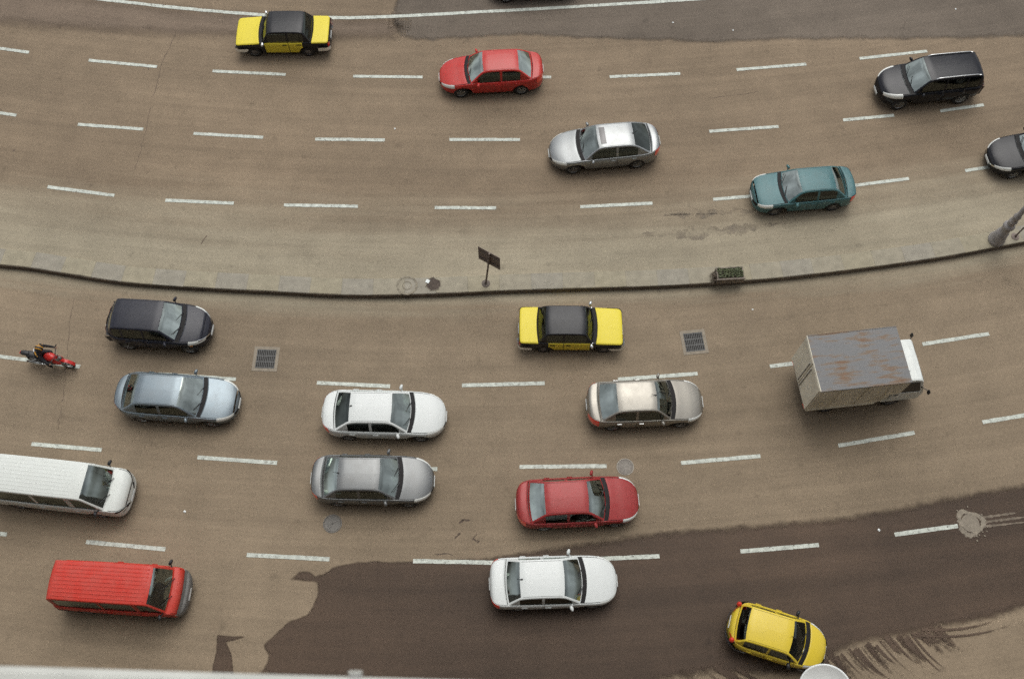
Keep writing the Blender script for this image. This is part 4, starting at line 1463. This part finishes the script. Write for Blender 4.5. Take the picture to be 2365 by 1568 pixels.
MB().grid([[(x, y, z - .04 * (y / w) ** 2) for y, w in [(w * t, w) for t in (-1, -.5, 0, .5, 1)]] for x, z, w in ((-.88, .92, .07), (-.7, .88, .12), (-.4, .82, .15), (-.1, .80, .12), (.02, .84, .09))], flip=True).build('seat', m_dark, bike, True)
MB().ellipsoid((-.82, 0, .86), (.20, .11, .06), 8, 10).build('tail_cowl', m_dark, bike, True)
MB().ellipsoid((-1.0, 0, .84), (.03, .07, .035), 6, 10).build('taillight', m_tail, bike, True)
for sd in (-1, 1):
    MB().tube([(.66, .09 * sd, .315), (.46, .09 * sd, .92)], .024).build('fork_leg', m_alloy, bike)
    MB().ellipsoid((.40, .12 * sd, .62), (.20, .05, .16), 8, 10).build('fairing_panel', m_bred, bike, True)
    MB().tube([(.42, .30 * sd, 1.03), (.44, .36 * sd, 1.16)], .008, 5).ellipsoid((.44, .38 * sd, 1.18), (.02, .055, .04), 6, 8).build('mirror', m_dark, bike, True)
MB().tube([(.33, .40, .98), (.40, .26, 1.02), (.45, 0, .99), (.40, -.26, 1.02), (.33, -.40, .98)], .016).build('handlebar', m_dark, bike)
MB().ellipsoid((.60, 0, .88), (.08, .09, .09), 8, 12).build('headlight', m_steel, bike, True)
fen = MB().grid([[(.66 + .35 * math.cos(a), y, .315 + .35 * math.sin(a)) for y in (-.065, -.03, .03, .065)] for a in span(R(10), R(150), 12)])
fen.build('front_fender', m_bred, bike, True)
fen = MB().grid([[(-.64 + .35 * math.cos(a), y, .315 + .35 * math.sin(a)) for y in (-.07, -.03, .03, .07)] for a in span(R(30), R(160), 12)])
fen.build('rear_fender', m_dark, bike, True)
MB().tube([(.1, -.14, .30), (-.3, -.17, .30), (-.45, -.18, .36), (-.85, -.19, .46)], [.03, .03, .05, .055]).build('exhaust', m_chrome, bike, True)

rider = thing('person', 'motorcycle rider in dark clothes and a dark helmet with orange stripes', 'person', None, (mc.x, mc.y, 0), R(mdeg))


def skin_mesh(name, verts, edges, radii, root, mat, parent, sub=2):
    me = bpy.data.meshes.new(name)
    me.from_pydata(verts, edges, [])
    o = link(name, me, mat, parent)
    md = o.modifiers.new('skin', 'SKIN')
    md.use_smooth_shade = True
    sl = me.skin_vertices[0].data
    for i, r in enumerate(radii):
        sl[i].radius = (r, r) if not isinstance(r, tuple) else r
        sl[i].use_root = (i == root)
    ss = o.modifiers.new('sub', 'SUBSURF'); ss.levels = sub; ss.render_levels = sub
    return o


vb = [(-.25, 0, .92), (-.20, 0, 1.08), (-.10, 0, 1.28), (-.01, 0, 1.43), (.04, 0, 1.50), (.09, 0, 1.58)]
rb_ = [(.15, .17), (.13, .16), (.13, .18), (.12, .17), (.055, .055), (.07, .07)]
eb = [(0, 1), (1, 2), (2, 3), (3, 4), (4, 5)]
def chain(start, pts, rads):
    prev = start
    for p, r in zip(pts, rads):
        vb.append(p); rb_.append(r); eb.append((prev, len(vb) - 1)); prev = len(vb) - 1
    return prev
ends = {}
for sd in (-1, 1):
    ends['h', sd] = chain(3, [(.0, .20 * sd, 1.42), (.10, .30 * sd, 1.20), (.27, .345 * sd, 1.05), (.345, .35 * sd, 1.01)], [.075, .055, .045, .035])
    ends['f', sd] = chain(0, [(-.20, .13 * sd, .90), (.12, .22 * sd, .78), (.02, .21 * sd, .42), (.04, .21 * sd, .33), (.15, .22 * sd, .30)], [.11, .085, .055, .045, .04])
m_cloth = plain('dark_clothes', (.020, .020, .023), .85)
m_skin = plain('skin', (.36, .22, .15), .6)
skin_mesh('body', vb, eb, rb_, 0, m_cloth, rider)
for sd in (-1, 1):
    hv, he, hr = [(.335, .35 * sd, 1.015), (.375, .35 * sd, 1.01)], [(0, 1)], [.032, .034]
    for j, off in enumerate((-.03, -.010, .010, .03)):
        b0 = len(hv)
        ln = (.030, .036, .034, .028)[j]
        hv += [(.395, (.35 + off) * sd, 1.01), (.395 + ln * .5, (.35 + off) * sd, 1.0), (.39, (.35 + off) * sd, .965)]
        he += [(1, b0), (b0, b0 + 1), (b0 + 1, b0 + 2)]
        hr += [.010, .009, .008]
    b0 = len(hv)
    hv += [(.35, (.35 - .045) * sd, .995), (.375, (.35 - .05) * sd, .975)]
    he += [(0, b0), (b0, b0 + 1)]; hr += [.011, .009]
    skin_mesh('hand', hv, he, hr, 0, m_skin, rider, 1)
hm = Matrix.Rotation(R(14), 3, 'Y')
hel = MB().ellipsoid((.12, 0, 1.655), (.155, .13, .14), 14, 20, hm).build('helmet', m_dark, rider, True)
m_orange = plain('orange_stripe', (.62, .30, .03), .45)
for yy in (-.055, .055):
    g = []
    for a in span(R(-65), R(75), 14):
        row = []
        for dy in (-.014, .014):
            y_ = yy + dy
            kk = math.sqrt(max(0, 1 - (y_ / .13) ** 2))
            q = hm @ Vector((.158 * kk * math.sin(a), y_, .143 * kk * math.cos(a)))
            row.append(q + Vector((.12, 0, 1.655)))
        g.append(row)
    MB().grid(g).build('helmet_stripe', m_orange, hel, True)
g = []
for a in span(R(-60), R(60), 10):
    g.append([hm @ Vector((.157 * math.cos(b) * math.cos(a), .132 * math.cos(b) * math.sin(a), .142 * math.sin(b))) + Vector((.12, 0, 1.655)) for b in (R(-22), R(2), R(24))])
MB().grid(g).build('visor', m_truck_glass, hel, True)
# pale collar band and orange shoulder stripe of the jacket
for sd in (-1, 1):
    MB().tube([(-.08, .10 * sd, 1.50), (-.02, .19 * sd, 1.495), (.05, .25 * sd, 1.41)], [.02, .024, .02], 8).build('shoulder_stripe', m_orange, rider, True)
MB().tube([(-.14, -.10, 1.44), (-.17, 0, 1.46), (-.14, .10, 1.44)], .022, 8).build('back_reflector', plain('reflector_grey', (.55, .56, .56), .5), rider, True)

# ------------------------------------------------------------------ things on and in the road
m_iron = plain('cast_iron', (.10, .10, .095), .7, .1, var=.2)
m_conc = plain('patch_concrete', (.25, .215, .165), .9, var=.15, scale=4)
m_hole = plain('pit_black', (.022, .02, .018), .95)


def grate(px, py, rz, label):
    p = ground(px, py)
    t = thing('drain_grate', label, 'drain grate', 'drain grates in the near carriageway', (p.x, p.y, 0), R(rz))
    f = MB()
    f.box((0, .46, .004), (1.0, .12, .02)); f.box((0, -.46, .004), (1.0, .12, .02)); f.box((.44, 0, .004), (.12, .80, .02)); f.box((-.44, 0, .004), (.12, .80, .02))
    f.build('surround', m_conc, t)
    MB().box((0, 0, .002), (.76, .80, .008)).build('pit', m_hole, t)
    for yy in (-.375, -.125, .125, .375):
        MB().box((0, yy, .010), (.76, .045, .016)).build('cross_bar', m_iron, t)
    for r in range(3):
        for k in range(11):
            MB().box((-.36 + .072 * k, -.25 + .25 * r, .009), (.030, .205, .013)).build('bar', m_iron, t)
    return t


grate(614, 829, -2, 'square iron drain grate between the dark crossover and the white sedan')
grate(1603, 790, 6, 'square iron drain grate between the lower taxi and the box truck')


def manhole(px, py, r, label, m1, m2):
    p = ground(px, py)
    t = thing('manhole_cover', label, 'manhole cover', 'manhole covers in the near carriageway', (p.x, p.y, 0))
    MB().lathe([(.001, .016), (r * .84, .016), (r * .86, .008)], 36).build('lid', m1, t)
    MB().lathe([(r * .88, .008), (r * .90, .019), (r * .98, .019), (r, .0)], 36).build('frame', m2, t)
    for k in range(6):
        a = math.pi * k / 6
        MB().box((0, 0, .018), (r * 1.2, .012, .006), rz=a).build('lid_rib', m2, t)
    return t


m_mh1 = plain('manhole_grey', (.20, .18, .155), .7, .0, var=.2, scale=9)
m_mh2 = plain('manhole_rim', (.32, .295, .25), .6, .0, var=.2, scale=9)
m_mh3 = plain('manhole_blue_grey', (.165, .155, .138), .7, var=.2, scale=9)
manhole(1444, 1078, .33, 'round manhole cover with a pale rim at the end of a dashed line', m_mh1, m_mh2)
manhole(768, 1209, .35, 'dull round manhole cover below the light grey sedan', m_mh3, m_mh3)

# broken concrete round a manhole in the wet stretch
p = ground(2241, 1208)
bp_ = thing('manhole_cover', 'manhole ringed by broken pale concrete in the wet stretch', 'manhole cover', 'manhole covers in the near carriageway', (p.x, p.y, 0))
rr_ = random.Random(8)
ring = []
N = 40
for k in range(N):
    a = 2 * math.pi * k / N
    r = .50 * (1 + .12 * math.sin(3 * a + 1) + rr_.gauss(0, .05))
    ring.append((r * math.cos(a), r * math.sin(a)))
mb = MB().grid([[(x * s_, y * s_, z_ + rr_.gauss(0, .003)) for x, y in ring] for s_, z_ in ((1, .004), (.94, .018), (.72, .022), (.66, .012))], close_v=True, flip=True)
mb.build('concrete_ring', plain('broken_concrete', (.23, .20, .155), .95, var=.3, scale=7, bump=.5), bp_)
MB().lathe([(.001, .016), (.33, .016), (.335, .006)], 30).build('lid', plain('dusty_lid', (.225, .195, .152), .9, var=.15, scale=8), bp_)
for k in range(16):
    a = rr_.uniform(0, 6.28); r = rr_.uniform(.40, .66)
    s_ = rr_.uniform(.03, .07)
    MB().box((r * math.cos(a), r * math.sin(a), .02), (s_, s_ * .8, s_ * .5), rz=a, bev=.01).build('chip', m_conc, bp_)
# pale mud trails dragged from it along the lane
m_mud = plain('dried_mud', (.165, .135, .102), .95, var=.35, scale=5)
for k, (a, b, w) in enumerate((((2262, 1196), (2345, 1184), .07), ((2268, 1206), (2380, 1192), .06), ((2268, 1216), (2380, 1204), .05))):
    pa, pb = ground(*a), ground(*b); d = (pb - pa).normalized(); nrm = Vector((-d.y, d.x, 0))
    n = 24; L_, R_ = [], []
    for i in range(n + 1):
        c_ = pa.lerp(pb, i / n); ww = w * (1 - .6 * i / n) * rr_.uniform(.5, 1.3)
        L_.append(c_ + nrm * ww); R_.append(c_ - nrm * ww)
    o = mesh('mud_trail', [(q.x, q.y, .008) for q in L_ + R_], [(i, n + 1 + i, n + 2 + i, i + 1) for i in range(n)], m_mud, road, smooth=False)

# ------------------------------------------------------------------ street furniture on the median
m_sign = plain('sign_back', (.17, .135, .115), .75, .0, var=.15)
p = on_median(1122, 655)
sg = thing('road_sign', 'rectangular road sign seen from its brown back, on a post in the median', 'road sign', None, (p.x, p.y, KERB_H), 0)
MB().tube([(0, 0, 0), (.11, .0, 1.3), (.20, .0, 2.55)], .038, 10).build('post', m_sign, sg)
MB().lathe([(.20, -.01), (.16, .02), (.05, .05), (.04, .12)], 14).build('base', plain('sign_footing', (.12, .10, .085), .9, var=.2), sg)
MB().box((.18, .06, 2.06), (.98, .02, .98), rz=R(-31), bev=.004).build('plate', m_sign, sg)
MB().box((.16, .04, 1.80), (.94, .03, .04), rz=R(-31)).build('brace', m_sign, sg)
MB().box((.18, .04, 2.32), (.94, .03, .04), rz=R(-31)).build('brace', m_sign, sg)

# planter
p = on_median(1683, 645)
pl = thing('planter', 'low concrete planter box filled with green plants on the median', 'planter', None, (p.x, p.y + .10, KERB_H), R(3.5))
m_plc = plain('planter_concrete', (.19, .16, .13), .9, var=.2)
PW, PD, PH = 1.10, .50, .36
for (c_, s_) in (((0, -PD / 2, PH / 2), (PW, .06, PH)), ((0, PD / 2, PH / 2), (PW, .06, PH)), ((-PW / 2 + .03, 0, PH / 2), (.06, PD - .06, PH)), ((PW / 2 - .03, 0, PH / 2), (.06, PD - .06, PH))):
    MB().box(c_, s_, bev=.01).build('side_panel', m_plc, pl)
MB().box((0, -PD / 2 - .02, PH - .03), (PW + .06, .05, .07), bev=.01).build('rim', m_plc, pl)
MB().box((0, 0, PH - .10), (PW - .10, PD - .08, .06)).build('soil', plain('soil', (.05, .035, .025), .95), pl)
m_leaf = plain('leaf_green', (.075, .090, .038), .6, var=.45, scale=8)
m_dry = plain('dry_stems', (.12, .095, .07), .9, var=.3)
rg = random.Random(31)
lf = MB()
for k in range(420):
    x_, y_ = rg.uniform(-.5, .5), rg.uniform(-.2, .2)
    z_ = PH - .07 + rg.uniform(0, .13)
    a, t = rg.uniform(0, 6.28), rg.uniform(.2, .9)
    ln, w_ = rg.uniform(.05, .10), rg.uniform(.015, .03)
    d = Vector((math.cos(a) * math.cos(t), math.sin(a) * math.cos(t), math.sin(t))) * ln
    s_ = Vector((-math.sin(a), math.cos(a), 0)) * w_
    o_ = Vector((x_, y_, z_)); b0 = len(lf.v)
    lf.v += [tuple(o_), tuple(o_ + d * .5 + s_), tuple(o_ + d), tuple(o_ + d * .5 - s_)]
    lf.f.append((b0, b0 + 1, b0 + 2, b0 + 3))
lo_ = lf.build('foliage', m_leaf, pl); lo_['kind'] = 'stuff'
tw = MB()
for k in range(40):
    y_ = rg.uniform(-.22, .2); z_ = rg.uniform(.02, PH)
    a = Vector((-PW / 2 - .01, y_, z_)); b = a + Vector((-rg.uniform(.05, .26), rg.uniform(-.12, .06), rg.uniform(-.15, .08)))
    b.z = max(b.z, .01)
    tw.tube([a, (a + b) / 2 + Vector((0, rg.uniform(-.03, .03), .03)), b], [.014, .01, .005], 5)
to_ = tw.build('dry_twigs', m_dry, pl); to_['kind'] = 'stuff'

# open pit in the median with a white scrap, and a sunken ring beside it
p = on_median(1001, 657)
pit = thing('open_pit', 'dark open pit in the median left of the road sign', 'pit', None, (p.x, p.y, KERB_H + .008))
ring = []
for k in range(24):
    a = 2 * math.pi * k / 24
    r = .27 * (1 + rr_.gauss(0, .05))
    ring.append((r * math.cos(a) * 1.05, r * math.sin(a) * 1.0))
mb = MB(); mb.v = [(x_, y_, .006) for x_, y_ in ring]; mb.f = [tuple(range(24))]
mb.build('pit_cover', plain('pit_brown', (.075, .058, .046), .95, var=.3, scale=8), pit)
MB().grid([[(x_ * s_, y_ * s_, z_) for x_, y_ in ring] for s_, z_ in ((1.12, 0), (1.06, .016), (1.0, .004))], close_v=True, flip=True).build('pit_rim', m_k3, pit)
sp_ = MB().grid([[(-.34 + .05 * i, -.05 + .05 * j + .03 * (i % 2), .02 + .015 * ((i + j) % 2)) for j in range(4)] for i in range(4)], flip=True).build('paper_scrap', m_paper)
sp_.location = (p.x, p.y, KERB_H + .01); sp_.rotation_euler = (0, 0, R(-20))
tag(sp_, 'crumpled white paper scrap lying on the dark pit in the median', 'paper scrap')
p = on_median(940, 659)
MB().lathe([(.35, .0), (.36, .010), (.42, .010), (.43, 0)], 40).lathe([(.16, .0), (.165, .010), (.19, .010), (.195, 0)], 30).build('sunken_ring', plain('ring_mark', (.215, .190, .142), .9, var=.35, scale=9), median).location = (p.x, p.y - .01, KERB_H + .004)

# loose white scraps on the road
g_sc = 'tiny white scraps scattered on the asphalt'
for px, py in ((1738, 715), (427, 1181), (1554, 53), (1693, 71), (2207, 22), (912, 298), (2651 / 1.3061, 1598 / 1.3061)):
    p = ground(px, py)
    s_ = rr_.uniform(.03, .05)
    o_ = MB().grid([[(s_ * (i - 1), s_ * (j - 1) * .8, .012 + .02 * ((i * j) % 2)) for j in range(3)] for i in range(3)], flip=True).build('paper_scrap', m_paper)
    o_.location = (p.x, p.y, .006); o_.rotation_euler = (0, 0, rr_.uniform(0, 3))
    tag(o_, 'tiny white scrap lying alone on the asphalt', 'paper scrap', g_sc)

# ornate lamp post at the picture's edge
m_post = plain('lamp_post_paint', (.30, .285, .275), .6, .1, var=.22, scale=5)
p = on_median(2301, 557)
lp = thing('lamp_post', 'ornate grey lamp post with a flared ringed base on the median', 'lamp post', None, (p.x, p.y + .06, KERB_H))
MB().lathe([(.33, 0), (.34, .10), (.31, .16), (.30, .24), (.27, .40), (.255, .52), (.225, .60), (.21, .62)], 24).build('base', m_post, lp, True)
MB().lathe([(.235, .60), (.24, .66), (.20, .70), (.19, .90), (.185, 1.02), (.21, 1.06), (.235, 1.12), (.235, 1.2), (.20, 1.26), (.155, 1.30)], 24).build('pedestal', m_post, lp, True)
MB().lathe([(.155, 1.28), (.15, 1.46), (.17, 1.50), (.17, 1.56), (.14, 1.60), (.13, 1.80), (.15, 1.84), (.15, 1.9), (.11, 1.96), (.085, 3.5), (.07, 6.4), (.10, 6.45), (.10, 6.55), (.05, 6.6)], 20).build('shaft', m_post, lp, True)
MB().lathe([(.08, 6.58), (.22, 6.75), (.26, 7.15), (.10, 7.35), (.001, 7.4)], 16).build('lantern', m_lamp, lp, True)
# thin sign pole beside it
p = on_median(2345, 549)
tp = thing('thin_pole', 'thin dark pole with a flat foot behind the lamp post', 'pole', None, (p.x, p.y + .05, KERB_H))
MB().lathe([(.17, 0), (.16, .025), (.05, .04), (.04, .10)], 14).build('foot', m_sign, tp)
MB().tube([(0, 0, .03), (.02, 0, 1.2), (.03, 0, 2.6)], .032, 10).build('shaft', m_sign, tp)
MB().box((.03, -.04, 2.35), (.5, .02, .5), bev=.004).build('plate', m_sign, tp)
